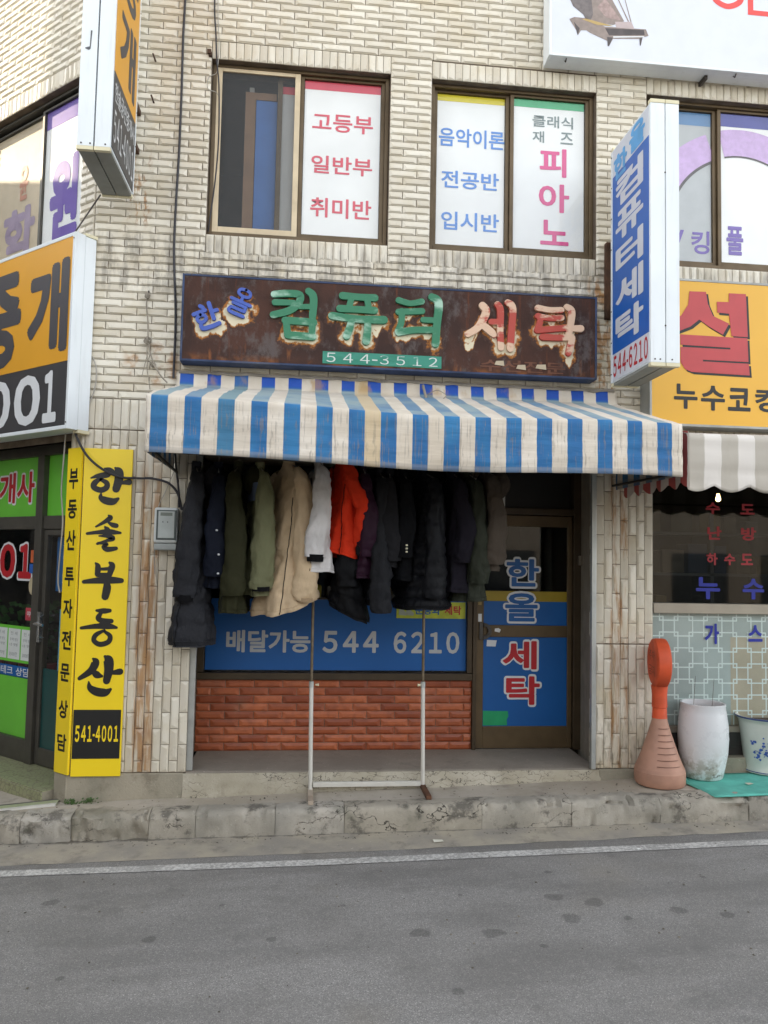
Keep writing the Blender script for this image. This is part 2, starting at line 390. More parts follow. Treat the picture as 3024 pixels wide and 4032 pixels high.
M_BRN = mat('brown_anodised_aluminium', '#5f4f38', .42, .35, var=.12, dirt=.35, dirtcol='#3a3026')
M_BRND = mat('dark_brown_door_frame', '#443828', .45, .3, var=.15, dirt=.3, dirtcol='#2a231b')
M_CREAM = mat('cream_window_frame', '#cdbb9c', .5, .1, var=.1, dirt=.3, dirtcol='#6d5a42')
M_ALU = mat('aluminium', '#b9bcb9', .35, .6, var=.08, dirt=.2)
M_GREYF = mat('grey_bronze_frame', '#57544d', .42, .4, var=.1, dirt=.2)
M_WHT = mat('white_film', '#f3f2ef', .45, var=.03, ns=3, bump=.15, bs=6)
M_WHTP = mat('white_painted_steel', '#dfe4e6', .4, var=.03, ns=2, dirt=.18, dirtcol='#8d8a80', streak=True)
M_CRM = mat('cream_plastic_cap', '#d8cfae', .5, var=.06)

# ------------------------------------------------------------------ ground
SL = .031
def zr(x): return SL * (x - .3)
def ky(x): return -.335 - .048 * (x + 2.1) if x < 0.4 else -.455 - .052 * (x - .4)
road = MB()
nx = 40; xs = [-60 + 120 * i / nx for i in range(nx + 1)]
road.quad((-90, -70, zr(-90)), (90, -70, zr(90)), (90, 40, zr(90)), (-90, 40, zr(-90)))
road_o = road.build('road', M_ASPH, kind='structure')
def blob(m, cx, cy, rx, ry, lift, seed, n=22, rings=5):
    pts = [(cx, cy, zr(cx) + lift)]; at = [1.0]; F = []
    for k in range(1, rings + 1):
        for i in range(n):
            t = 2 * math.pi * i / n; q = 1 + .28 * mnoise.noise(Vector((math.cos(t) * 1.3, math.sin(t) * 1.3, seed)))
            x = cx + rx * q * math.cos(t) * k / rings; y = cy + ry * q * math.sin(t) * k / rings
            pts.append((x, y, zr(x) + lift)); at.append(1 - k / rings)
    for i in range(n): F.append((0, 1 + i, 1 + (i + 1) % n))
    for k in range(rings - 1):
        for i in range(n):
            a = 1 + k * n + i; b = 1 + k * n + (i + 1) % n
            F.append((a, a + n, b + n, b))
    m.add(pts, F, at)
for i, (x, y, r) in enumerate([(-.74, -1.87, .075), (-1.41, -1.33, .09), (1.08, -2.03, .11), (1.54, -1.65, .10), (1.75, -1.75, .10), (.69, -1.98, .10), (1.55, -1.92, .11),
                               (2.18, -1.91, .085), (2.42, -2.0, .08), (.78, -2.56, .06), (1.86, -1.96, .05), (-.1, -1.95, .05), (2.55, -1.5, .04), (1.62, -1.3, .045), (1.3, -2.2, .04), (-.4, -1.5, .03), (.3, -1.6, .035), (2.0, -1.35, .03), (1.0, -1.55, .03), (-1.1, -2.2, .04)]):
    m = MB(); blob(m, x, y, r * .72, r * .66, .0012, i * 3.7); m.build('oil_stain', M_STAIN, road_o)
lm = MB(); N = 90
pts = []; at = []; F = []
for i in range(N + 1):
    x = -9 + 20 * i / N; yu = -.80 - .045 * (x + 1.9) if x < .3 else -.895 - .02 * (x - .3)
    for k, (d, e) in enumerate(((0, 0), (.02, 1), (.085, 1), (.105, 0))):
        pts.append((x, yu - d, zr(x) + .004)); at.append(float(e))
for i in range(N):
    for k in range(3):
        a = i * 4 + k; F.append((a, a + 1, a + 5, a + 4))
lm.add(pts, F, at); lm.build('road_edge_line', M_LINE, kind='structure')
# gutter strip
gm = MB(); pts = []; F = []; N = 140; gat = []
for i in range(N + 1):
    x = -9 + 20 * i / N; yo = -.715 - .03 * (x + 1.9) if x < .5 else -.79 - .004 * (x - .5)
    yo += .022 * mnoise.noise(Vector((x * 3, 0, 1))); yk = ky(x) + .05
    for k in range(5):
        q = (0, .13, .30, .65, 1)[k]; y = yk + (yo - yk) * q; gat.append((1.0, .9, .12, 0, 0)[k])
        pts.append((x, y, zr(x) + (.0075 if k < 4 else .002) + .006 * (1 - q) + .003 * mnoise.noise(Vector((x * 5, y * 8, 3)))))
for i in range(N):
    for k in range(4):
        a = i * 5 + k; F.append((a, a + 1, a + 6, a + 5))
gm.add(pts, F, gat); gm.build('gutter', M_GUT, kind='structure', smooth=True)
# pavement sheet (narrow footway, falls with the street)
pm = MB(); pts = []; F = []; NX = 150; NY = 24
for i in range(NX + 1):
    x = -7 + 15 * i / NX
    for k in range(NY + 1):
        y0 = ky(x) + .12; y = y0 + (1.9 - y0) * (k / NY) ** 2.0
        pts.append((x, y, zr(x) + .186 + .006 * mnoise.noise(Vector((x * 2.2, y * 2.5, 5))) + .003 * mnoise.noise(Vector((x * 9, y * 9, 9)))))
for i in range(NX):
    for k in range(NY):
        a = i * (NY + 1) + k; F.append((a, a + NY + 1, a + NY + 2, a + 1))
pm.add(pts, F); pm.build('pavement', M_PAVE, kind='structure', smooth=True)
kerb = root('kerb', None, None, (0, -.5, 0), kind='structure')
kj = [-5.2, -4.2, -3.4, -2.6, -1.93, -1.58, -1.03, -.70, -.13, .37, 1.38, 2.05, 2.72, 3.4, 4.3, 5.2, 6.2]
rough_ = {2: 1.2, 3: 1.6, 4: 2.0, 5: 2.4, 6: .5, 7: .9, 8: .6, 9: .25, 10: 1.0, 11: 1.7, 12: 1.2, 13: 1.1}
for i in range(len(kj) - 1):
    x0, x1 = kj[i] + .0015, kj[i + 1] - .0015; rg = rough_.get(i, .8)
    nxk = max(6, int((x1 - x0) / .012)); prof = [(0, -.02), (0, .03), (-.002, .07), (-.002, .11), (0, .15), (.006, .172), (.02, .186), (.045, .192), (.08, .193), (.12, .193), (.17, .192)]
    m = MB(); pts = []; F = []; npf = len(prof)
    for a in range(nxk + 1):
        x = x0 + (x1 - x0) * a / nxk; ed = min(a, nxk - a) / nxk
        for (dy, dz) in prof:
            nv = mnoise.noise(Vector((x * 6, dy * 9 + dz * 14, i * 1.7))); nf = mnoise.noise(Vector((x * 21, dz * 40 + dy * 30, i * 2.3)))
            top = 1 if .1 < dz else .55
            chip = (max(0, mnoise.noise(Vector((x * 4.3, i * 5.1, dz * 4))) - .12) * .10 + max(0, mnoise.noise(Vector((x * 17, i * 3.1, dz * 9))) - .2) * .09) * rg * (1 if dz > .15 and dy < .06 else .35)
            y = ky(x) + dy + rg * .013 * nv * top + .005 * rg * nf + chip + (.002 if a in (0, nxk) else 0)
            z = zr(x) + dz + (rg * .007 * nv + .004 * nf * rg if dz > .1 else 0) - (chip * .45 if dz > .16 and dy < .06 else 0) - (.001 if a in (0, nxk) and dz > .15 else 0)
            pts.append((x, y, z))
    for a in range(nxk):
        for k in range(npf - 1):
            q = a * npf + k; F.append((q, q + npf, q + npf + 1, q + 1))
    n0 = len(pts)
    for a in (0, nxk): F.append(tuple(a * npf + k for k in (range(npf) if a else range(npf - 1, -1, -1))))
    m.add(pts, F); m.build('kerbstone', M_KERB, kerb, smooth=True, ang=35)

# ------------------------------------------------------------------ the building
bld = root('corner_building', 'two storey corner building clad in cream glazed tiles, with shops below', 'building', (XC, 0, .1))
def holes_wall(m, a0, a1, z0, z1, holes, b, rev):
    A = sorted({a0, a1, *[h[0] for h in holes], *[h[1] for h in holes]}); Zs = sorted({z0, z1, *[h[2] for h in holes], *[h[3] for h in holes]})
    for i in range(len(A) - 1):
        for j in range(len(Zs) - 1):
            ca, cz = (A[i] + A[i + 1]) / 2, (Zs[j] + Zs[j + 1]) / 2
            if any(h[0] < ca < h[1] and h[2] < cz < h[3] for h in holes): continue
            m.rect(A[i], A[i + 1], Zs[j], Zs[j + 1], b)
    for h in holes:
        p, q, r, s = h
        m.quad((p, b, r), (p, b, s), (p, rev, s), (p, rev, r)); m.quad((q, b, r), (q, rev, r), (q, rev, s), (q, b, s))
        m.quad((p, b, r), (p, rev, r), (q, rev, r), (q, b, r)); m.quad((p, b, s), (q, b, s), (q, rev, s), (p, rev, s))
WL = (-.825, .647, 4.597, 6.07); WC = (.998, 2.432, 4.592, 6.062); WR = (2.885, 4.75, 4.58, 6.09); WCH = (-2.2, -.2, 4.55, 5.945)
RX0, RX1 = -.835, 2.44
wall = MB()
holes_wall(wall, XC, 9, 2.85, 8.3, [WL, WC, WR], 0, .25)
holes_wall(wall, XC, RX0, .1, 2.85, [], 0, .2); holes_wall(wall, RX1, 2.93, .1, 2.85, [], 0, .2)
holes_wall(wall, 6.0, 9, .1, 2.85, [], 0, .2)
wall_o = wall.build('wall', M_MORTAR, bld)
cw = MB(CH); holes_wall(cw, -4, 0, 2.9, 8.3, [WCH], 0, .25); holes_wall(cw, -.17, 0, .1, 2.9, [], 0, .2); holes_wall(cw, -4, -2.6, .1, 2.9, [], 0, .2)
cw.quad((-.17, 0, .1), (-.17, 0, 2.9), (-.17, .5, 2.9), (-.17, .5, .1))
cwall_o = cw.build('corner_wall', M_MORTAR, bld)
sh = MB()
e = CH.p(-4, 0, 0)
P = [(e.x, e.y), (e.x - .2, 9), (9, 9), (9, 0)]
for i in range(3):
    a, b = P[i], P[i + 1]; sh.quad((a[0], a[1], .0), (b[0], b[1], .0), (b[0], b[1], 8.3), (a[0], a[1], 8.3))
sh.quad((e.x, e.y, 8.3), (XC, 0, 8.3), (9, 0, 8.3), (9, 9, 8.3), (e.x - .2, 9, 8.3))
sh.build('rear_wall', M_PLAST, bld)
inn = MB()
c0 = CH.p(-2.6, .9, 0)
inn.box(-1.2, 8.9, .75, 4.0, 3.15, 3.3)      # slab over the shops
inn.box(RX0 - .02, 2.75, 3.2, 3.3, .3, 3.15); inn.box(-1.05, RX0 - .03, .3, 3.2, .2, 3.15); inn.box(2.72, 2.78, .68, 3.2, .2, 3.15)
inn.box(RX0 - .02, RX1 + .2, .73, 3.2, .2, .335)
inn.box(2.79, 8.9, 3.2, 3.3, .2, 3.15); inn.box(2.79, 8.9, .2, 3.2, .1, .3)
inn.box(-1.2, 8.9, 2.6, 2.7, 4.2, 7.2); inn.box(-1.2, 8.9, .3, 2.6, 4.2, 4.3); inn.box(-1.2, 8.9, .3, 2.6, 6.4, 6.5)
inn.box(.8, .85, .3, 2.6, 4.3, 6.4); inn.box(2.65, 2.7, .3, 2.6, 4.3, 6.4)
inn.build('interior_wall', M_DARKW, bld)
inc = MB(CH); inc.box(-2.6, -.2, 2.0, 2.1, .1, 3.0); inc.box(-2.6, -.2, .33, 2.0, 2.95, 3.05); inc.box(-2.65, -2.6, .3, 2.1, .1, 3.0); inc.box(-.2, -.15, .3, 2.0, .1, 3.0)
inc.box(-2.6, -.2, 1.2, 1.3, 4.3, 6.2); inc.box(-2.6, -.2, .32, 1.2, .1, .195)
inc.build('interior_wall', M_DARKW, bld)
# recess of the laundry: side walls, soffit
rc = MB()
rc.quad((RX0, 0, .1), (RX0, 0, 2.85), (RX0 - .03, .72, 2.85), (RX0 - .03, .72, .1))
rc.quad((RX1, .0, .1), (RX1 + .12, .72, .1), (RX1 + .12, .72, 2.85), (RX1, 0, 2.85))
rc.quad((RX0, 0, 2.85), (RX1, 0, 2.85), (RX1 + .12, .9, 2.85), (RX0, .9, 2.85))
rc.quad((RX0, .72, 2.85), (RX1 + .12, .72, 2.85), (RX1 + .12, .72, 3.3), (RX0, .72, 3.3))
rc.build('recess_wall', M_PLAST, bld)
# step with cracked front
stp = MB(); nst = 60
for i in range(nst):
    x0 = RX0 + (RX1 - RX0 + .02) * i / nst; x1 = RX0 + (RX1 - RX0 + .02) * (i + 1) / nst
    q = lambda x: .005 * mnoise.noise(Vector((x * 4, 2, 0))); g = lambda x: .012 * mnoise.noise(Vector((x * 5, 7, 0)))
    stp.quad((x0, -.012 + q(x0), .333), (x1, -.012 + q(x1), .333), (x1, .012 + q(x1), .342), (x0, .012 + q(x0), .342))
    stp.quad((x0, .012 + q(x0), .342), (x1, .012 + q(x1), .342), (x1, .72, .344), (x0, .72, .344))
stp.build('step', M_STEP, bld)
ris = MB(); N = 120; rows_ = 8; pts = []; F = []
for i in range(N + 1):
    x = RX0 - .02 + (RX1 - RX0 + .06) * i / N
    for k in range(rows_ + 1):
        z = zr(x) + .16 + (.333 - zr(x) - .16) * k / rows_
        pts.append((x, -.012 + .012 * mnoise.noise(Vector((x * 7, z * 16, 3))) * (1 - (k / rows_) ** 3) - .016 * (1 - k / rows_), z))
for i in range(N):
    for k in range(rows_):
        a = i * (rows_ + 1) + k; F.append((a, a + rows_ + 1, a + rows_ + 2, a + 1))
ris.add(pts, F); ris.build('step_riser', M_RISER, bld, smooth=True)
for q_ in ((XC - .02, RX0 - .02, -.02, .05, .05, .338), (RX1 + .03, 2.95, -.02, .05, .1, .338), (2.952, 6, -.01, .1, .1, .42)):
    pl = MB(); pl.box(*q_); pl.build('plinth', M_PLINTH, bld, bevel=.006)
pl = MB(CH); pl.box(-.16, .0, -.035, .05, .0, .33); pl.build('plinth', M_PLINTH, bld, bevel=.006)

# tiles -----------------------------------------------------------
TW, TH = .229, .0575
def tile_mesh():
    w, h = TW / 2, TH / 2
    v = [(-w, 0, -h), (w, 0, -h), (w, 0, h), (-w, 0, h), (-w, -.008, -h), (w, -.008, -h), (w, -.008, h), (-w, -.008, h)]
    i = .0035; v += [(-w + i, -.0095, -h + i), (w - i, -.0095, -h + i), (w - i, -.0095, h - i), (-w + i, -.0095, h - i)]
    pz0, pz1 = -h * .62, -h * .02; v += [(-w + .030, -.0185, pz0), (w - .030, -.0185, pz0), (w - .022, -.0165, pz1), (-w + .022, -.0165, pz1)]
    f = [(0, 1, 5, 4), (1, 2, 6, 5), (2, 3, 7, 6), (3, 0, 4, 7)] + [(4 + k, 4 + (k + 1) % 4, 8 + (k + 1) % 4, 8 + k) for k in range(4)] + [(8 + k, 8 + (k + 1) % 4, 12 + (k + 1) % 4, 12 + k) for k in range(4)] + [(12, 13, 14, 15)]
    return v, f
TV, TF = tile_mesh()
TILES = []      # (frame, a, z, width, height, vertical)
def subtract(iv, holes):
    out = [iv]
    for h in holes:
        nw = []
        for a, b in out:
            if h[1] <= a or h[0] >= b: nw.append((a, b)); continue
            if h[0] - a > .02: nw.append((a, h[0]))
            if b - h[1] > .02: nw.append((h[1], b))
        out = nw
    return out
def rows(fr, a0, a1, z0, z1, holes, pa=.2348, pz=.0612, ph=0.0):
    n = int(round((z1 - z0) / pz)); pz = (z1 - z0) / n
    for k in range(n):
        zc = z0 + pz * (k + .5)
        ivs = subtract((a0, a1), [h for h in holes if h[2] < zc < h[3]])
        for (p, q) in ivs:
            full = abs((q - p) - .353) < .02
            st = p if full else a0
            j = math.floor((p - st) / pa) - 1
            off = (pa / 2 if k % 2 else 0) + (0 if full else ph)
            while True:
                s = st + j * pa - off; t = s + pa; j += 1
                if s >= q - .005: break
                s2, t2 = max(s, p), min(t, q)
                if t2 - s2 < .022: continue
                TILES.append((fr, (s2 + t2) / 2, zc, t2 - s2 - .006, pz - .0042, False))
def cols(fr, a0, a1, z0, z1, pw=.0655, pl=.243, stag=True):
    n = max(1, int(round((a1 - a0) / pw))); pw = (a1 - a0) / n
    for k in range(n):
        ac = a0 + pw * (k + .5); z = z1 - (pl * (.5 if k % 2 else 1.0) if stag else pl); top = z1
        while top > z0 + .02:
            lo = max(z, z0)
            if top - lo > .02: TILES.append((fr, ac, (top + lo) / 2, top - lo - .005, pw - .0045, True))
            top = z; z -= pl
SH = .150; SB = .160
hm = []
for (p, q, r, s) in (WL, WC, WR):
    hm.append((p, q, r - SB, s + SH))
    cols(MAIN, p, q, s, s + SH, .0645, SH, False); cols(MAIN, p, q, r - SB, r, .0645, SB, False)
rows(MAIN, XC, 5.05, 3.228, 7.2, hm)
cols(MAIN, XC, RX0, 2.985, 3.225, .068, .24, False)
cols(MAIN, XC, RX0, .342, 2.98, .0655)
cols(MAIN, RX1, 2.93, 1.352, 2.98, .0655); cols(MAIN, RX1, 2.93, .342, 1.348, .0655)
cols(MAIN, 2.44, 5.0, 2.985, 3.225, .068, .24, False)
hc = [(WCH[0], WCH[1], WCH[2] - SB, WCH[3] + SH)]
cols(CH, WCH[0], WCH[1], WCH[3], WCH[3] + SH, .0645, SH, False)
rows(CH, -2.6, 0, 3.228, 7.5, hc, ph=.1)
cols(CH, -.17, 0, .342, 3.2, .0567)
RV = Frame((RX1, 0, 0), (.164, .986, 0), (-.986, .164, 0))     # right reveal, faces the doorway
RVF = Frame((RX1 + .03, .182, 0), (-.164, -.986, 0), (.986, -.164, 0))
cols(RVF, .02, .178, .345, 2.84, .053)
def hidden(w):   # behind a sign or out of the picture
    d = w - CAMP; zc = d.dot(f_)
    px = d.dot(rr) / zc * 3040 + 1512; py = 2016 - d.dot(uu) / zc * 3040
    if px < -40 or px > 3064 or py < -30: return True
    x, z = w.x, w.z
    if abs(w.y) < .05:
        if -.99 < x < 2.42 and 3.42 < z < 4.27: return True
        if x < -1.32 and z < 2.83: return True
        if x > 2.55 and z < 4.5 and z > 2.6: return True
        if x > 2.0 and z > 6.25: return True
        if -1.55 < x < -1.36 and z > 4.9: return True
    elif z < 4.55: return True
    return False
scored = sorted(range(len(TILES)), key=lambda i: (hidden(TILES[i][0].p(TILES[i][1], 0, TILES[i][2])), -TILES[i][3] * TILES[i][4] / (TILES[i][0].p(TILES[i][1], 0, TILES[i][2]) - CAMP).length_squared))
single = set(scored[:300])
tme = bpy.data.meshes.new('tile'); tme.from_pydata(TV, [], TF); tme.update(); tme.materials.append(M_TILE)
big = {id(MAIN): ([], [], []), id(CH): ([], [], []), id(RVF): ([], [], [])}
woff = BASE[wall_o]
for i, (fr, a, z, w, h, vert) in enumerate(TILES):
    jit = Matrix.Rotation(random.uniform(-.010, .010), 4, 'X') @ Matrix.Rotation(random.uniform(-.008, .008), 4, 'Z')
    flip = Matrix.Diagonal((1, 1, 1, 1)) if not vert else Matrix.Rotation(R(90) if random.random() < .5 else R(-90), 4, 'Y')
    Mx = Matrix.Translation(fr.p(a, .002 - random.random() * .0025, z)) @ Matrix(((fr.x.x, fr.y.x, 0, 0), (fr.x.y, fr.y.y, 0, 0), (0, 0, 1, 0), (0, 0, 0, 1))) @ jit @ flip @ Matrix.Diagonal((w / TW, 1, h / TH, 1))
    if i in single:
        o = bpy.data.objects.new('tile', tme); COL.objects.link(o); par = wall_o if fr is not CH else cwall_o; o.parent = par
        o.matrix_local = Matrix.Translation(-woff) @ Mx
    else:
        V, Fc, Rn = big[id(fr)]; n = len(V); V += [tuple(Mx @ Vector(p)) for p in TV]; Fc += [tuple(k + n for k in q) for q in TF]; Rn += [random.random()] * len(TF)
for key, par in ((id(MAIN), wall_o), (id(CH), cwall_o), (id(RVF), wall_o)):
    V, Fc, Rn = big[key]
    if not V: continue
    me = bpy.data.meshes.new('tiles'); me.from_pydata([tuple(Vector(p) - woff) for p in V], [], Fc); me.update()
    at_ = me.attributes.new('rnd', 'FLOAT', 'FACE'); at_.data.foreach_set('value', Rn)
    link('tiles', me, par, M_TILE, kind='stuff')
# ------------------------------------------------------------------ upper windows
C_RED = mat('red_print', '#d94a5c', .5, var=.04); C_BLUE = mat('sky_blue_print', '#5b8fd8', .5, var=.04); C_GRN = mat('green_print', '#4fb07c', .5, var=.04)
C_YEL = mat('yellow_print', '#e3d12c', .5, var=.04); C_GRY = mat('grey_print', '#7c8a88', .5, var=.04); C_PINK = mat('pink_print', '#e0508c', .5, var=.04)
C_PUR = mat('purple_print', '#6a4fa8', .5, var=.05); C_NAVY = mat('navy_print', '#4a4e9a', .5, var=.05); C_LIL = mat('lilac_print', '#c9a9d6', .5, var=.08, ns=20)
C_GREYBL = mat('steel_blue_band', '#5e88b4', .5, var=.06); C_GFILM = mat('grey_film', '#b6b8b8', .45, var=.05)
C_BROWNPR = mat('faded_brown_print', '#8d7f77', .5, var=.12, ns=25); C_DKPR = mat('dark_brown_print', '#4c4443', .5, var=.2, ns=15)
def window(name, W, fr, parts_fn, fm=None, label=None):
    a0, a1, z0, z1 = W; m = MB(fr); m.frame4(a0 + .003, a1 - .003, z0 + .003, z1 - .003, .055, .16, .032, .05, .022)
    w = m.build(name, fm or M_BRN, bld, bevel=.003, label=label); parts_fn(w); return w
def sash(parent, fr, a0, a1, z0, z1, b, film=None, band=None, bandh=.06, m_=None, wd=.032, glass=GLASS, side=.04):
    m = MB(fr); m.frame4(a0, a1, z0, z1, b, b + .035, wd, wd + .008, wd * .6); m.build('sash', m_ or M_BRN, parent, bevel=.002)
    g = MB(fr); g.box(a0 + wd - .002, a1 - wd + .002, b + .012, b + .016, z0 + wd, z1 - wd * .55); g.build('pane', glass, parent)
    if film:
        f = MB(fr); f.rect(a0 + wd + .004, a1 - wd - .004, z0 + wd + .012, z1 - wd * .6 - .003, b + .024); f.build('printed_film', film, parent)
    if band:
        f = MB(fr); f.rect(a0 + wd + .004, a1 - wd - .004, z1 - wd * .6 - bandh, z1 - wd * .6 - .003, b + .0225); f.build('film_band', band, parent)
def wl(w):
    sash(w, MAIN, -.10, .612, 4.648, 6.045, .085, M_WHT, C_RED, .075)
    for s, z0, z1 in (('고등부', 5.594, 5.748), ('일반부', 5.228, 5.384), ('취미반', 4.851, 5.019)): text(w, s, .003, .516, z0, z1, .106, MAIN, C_RED, .017)
    # left half open: cream outer sash with dark screen, inner sash, blue board
    m = MB(); m.frame4(-.79, -.102, 4.648, 6.045, .062, .084, .045, .05, .03); m.build('screen_frame', M_CREAM, w, bevel=.003)
    s = MB(); s.box(-.75, -.145, .075, .077, 4.695, 6.018); s.build('insect_screen', mat_glass('insect_mesh', (.82, .82, .81, 1), .6), w)
    s = MB(); s.box(-.56, -.475, .17, .20, 4.66, 5.92); s.box(-.475, -.30, .17, .20, 5.86, 5.92); s.build('inner_frame', mat('faded_wood_frame', '#8a6a50', .6), w)
    s = MB(); s.box(-.47, -.295, .18, .195, 4.66, 5.86); s.build('blue_board', mat('blue_board', '#4a7cc8', .6, var=.06), w)
    s = MB(); s.frame4(-.29, .612, 4.648, 6.045, .125, .155, .04); s.build('inner_sash', M_BRN, w)
    s = MB(); s.rect(-.25, -.11, 4.70, 5.975, .145); s.build('printed_film', mat('dull_white_film', '#c9cacb', .5, var=.04), w)
    s = MB(); s.rect(-.25, -.11, 5.91, 5.975, .144); s.build('film_band', C_RED, w)
    s = MB(); s.box(-.735, -.5, .20, .40, 4.66, 4.69); s.build('book_pile', mat('green_paper', '#4f9c6a', .7), w)
    s = MB(); s.box(-.53, -.49, .185, .2, 5.87, 5.97); s.build('switch_plate', mat('grey_plastic', '#9a9a98', .5), w)
window('window', WL, MAIN, wl)
def wc(w):
    sash(w, MAIN, 1.033, 1.695, 4.645, 6.037, .10, M_WHT, C_YEL, .06)
    sash(w, MAIN, 1.697, 2.397, 4.645, 6.037, .075, M_WHT, C_GRN, .07)
    for s, x0, x1, z0, z1 in (('음악이론', 1.085, 1.66, 5.557, 5.722), ('전공반', 1.11, 1.614, 5.190, 5.345), ('입시반', 1.115, 1.618, 4.823, 4.985)): text(w, s, x0, x1, z0, z1, .1205, MAIN, C_BLUE, .018)
    for s, x0, x1, z0, z1 in (('클래식', 1.899, 2.262, 5.78, 5.886), ('재', 1.901, 2.004, 5.640, 5.741), ('즈', 2.150, 2.262, 5.642, 5.746)): text(w, s, x0, x1, z0, z1, .0955, MAIN, C_GRY, .012)
    for s, x0, x1, z0, z1 in (('피', 1.966, 2.205, 5.341, 5.595), ('아', 1.960, 2.231, 5.026, 5.278), ('노', 1.976, 2.227, 4.737, 4.957)): text(w, s, x0, x1, z0, z1, .0955, MAIN, C_PINK, .025)
window('window', WC, MAIN, wc)
def wr(w):
    sash(w, MAIN, 2.92, 3.575, 4.635, 6.062, .10, C_GFILM, C_GREYBL, .12)
    sash(w, MAIN, 3.577, 4.715, 4.635, 6.062, .075, M_WHT, C_NAVY, .12)
    arc = lambda cx, cz, r0, r1, t0, t1, n=26, ec=1.0: [(cx + r1 * math.cos(t0 + (t1 - t0) * i / n), cz + r1 * ec * math.sin(t0 + (t1 - t0) * i / n)) for i in range(n + 1)] + [(cx + r0 * math.cos(t1 - (t1 - t0) * i / n), cz + r0 * ec * math.sin(t1 - (t1 - t0) * i / n)) for i in range(n + 1)]
    def archpart(t0, t1, b, mm, r0, r1, cx=3.80, cz=5.0):
        n = 26; m = MB()
        for i in range(n):
            p, q = t0 + (t1 - t0) * i / n, t0 + (t1 - t0) * (i + 1) / n
            m.quad(*[(cx + r * math.cos(t), b, cz + r * math.sin(t)) for r, t in ((r0, p), (r0, q), (r1, q), (r1, p))])
        m.build('printed_arch', mm, w)
    archpart(R(157), R(110), .1205, C_LIL, .66, .90); archpart(R(157), R(110), .1200, C_DKPR, .635, .66)
    archpart(R(103), R(12), .0955, C_LIL, .66, .90); archpart(R(103), R(12), .0950, C_DKPR, .645, .66)
    text(w, '킹', 3.353, 3.523, 4.754, 4.963, .1205, MAIN, C_PUR, .02); text(w, '/', 3.193, 3.286, 4.792, 4.962, .1205, MAIN, C_PUR, .02)
    text(w, '풀', 3.667, 3.824, 4.753, 5.014, .0955, MAIN, C_PUR, .03)
window('window', WR, MAIN, wr)
M_WARMF = mat('beige_film', '#c9b79a', .5, var=.06)
def wch(w):
    sash(w, CH, -.95, -.25, 4.60, 5.895, .075, M_WHT, C_PUR, .16, m_=M_GREYF)
    sash(w, CH, -2.15, -.953, 4.60, 5.895, .10, M_WARMF, None, m_=M_GREYF)
    text(w, '원', -.82, -.40, 4.66, 5.40, .0955, CH, C_PUR, .05)
    text(w, '윤', -1.36, -1.22, 5.20, 5.52, .1205, CH, mat('faint_red_print', '#c98a70', .5), .03)
    text(w, '학', -1.60, -1.08, 4.62, 5.14, .1205, CH, mat('faint_purple_print', '#9c8aa0', .5), .045)
window('window', WCH, CH, wch, M_GREYF)

# ------------------------------------------------------------------ laundry shopfront (set back .65 m)
YF = .65
M_BFILM = mat('blue_window_film', '#03569c', .5, var=.05, ns=2); C_SIL = mat('silver_lettering', '#b4b7b8', .5, var=.04); C_DRED = mat('deep_red_print', '#b5222a', .45, var=.05)
C_WH = mat('white_print', '#d9dbdc', .5, var=.03); C_BLU = mat('blue_print', '#0d5a9e', .4, var=.05); C_YB = mat('mustard_print', '#9c861c', .5, var=.06)
# glazed red brick tiles of the low wall
bw = MB(); bw.box(-.86, 1.552, YF, YF + .08, .34, .952); bw_o = bw.build('low_wall', mat('pale_grout', '#a38f7f', .9), bld)
rows_n = 9; pz = (.948 - .344) / rows_n
w_, h_ = TW / 2, TH / 2
RVT = TV[:8] + [(-w_ + .002, -.009, -h_ + .002), (w_ - .002, -.009, -h_ + .002), (w_ - .002, -.009, h_ - .002), (-w_ + .002, -.009, h_ - .002), (-w_ + .030, -.019, -h_ * .50), (w_ - .030, -.019, -h_ * .50), (w_ - .030, -.019, h_ * .30), (-w_ + .030, -.019, h_ * .30)]
rv = []
for (x, y, z) in TV: rv.append((x, y, -z))
rme = bpy.data.meshes.new('brick_tile'); rme.from_pydata(RVT, [], TF); rme.update(); rme.materials.append(M_RED)
for k in range(rows_n):
    z = .344 + pz * (k + .5); s = -.858 - (.123 if k % 2 else 0)
    while s < 1.548:
        p, q = max(s, -.858), min(s + .2455, 1.55); s += .2455
        if q - p < .03: continue
        o = bpy.data.objects.new('brick_tile', rme); COL.objects.link(o); o.parent = bw_o; o.location = Vector(((p + q) / 2, YF - .001, z)) - BASE[bw_o]
        o.scale = ((q - p - .0055) / TW, 1, (pz - .005) / TH); o.rotation_euler = (random.uniform(-.008, .008), R(180) if False else 0, 0)
# window frame
wf = MB(); wf.box(-.858, 1.546, YF - .045, YF + .06, .954, 1.012); wf.box(-.858, -.80, YF - .03, YF + .06, 1.014, 2.84); wf.box(1.50, 1.546, YF - .03, YF + .06, 1.014, 2.84); wf.box(-.798, 1.498, YF - .03, YF + .06, 2.36, 2.42)
swin = wf.build('shop_window', M_BRND, bld, bevel=.003)
g = MB(); g.box(-.80, 1.50, YF + .02, YF + .026, 1.012, 2.36); g.build('pane', GLASS, swin)
g = MB(); g.box(-.80, 1.50, YF + .02, YF + .026, 2.42, 2.84); g.build('pane', GLASS, swin)
fl = MB(); fl.box(-.795, 1.498, YF + .014, YF + .0185, 1.03, 1.645); fl.build('blue_film', M_BFILM, swin)
for s, x0, x1 in (('배달가능', -.62, .108), ('544', .215, .711), ('6210', .844, 1.437)): text(swin, s, x0, x1, 1.180, 1.373, YF + .0125, MAIN, C_SIL, .03)
yl = MB(); yl.box(.864, 1.488, YF + .009, YF + .0125, 1.492, 1.638); yl.build('yellow_sticker', mat('yellow_green_sticker', '#b9c23c', .5, var=.15, ns=12), swin)
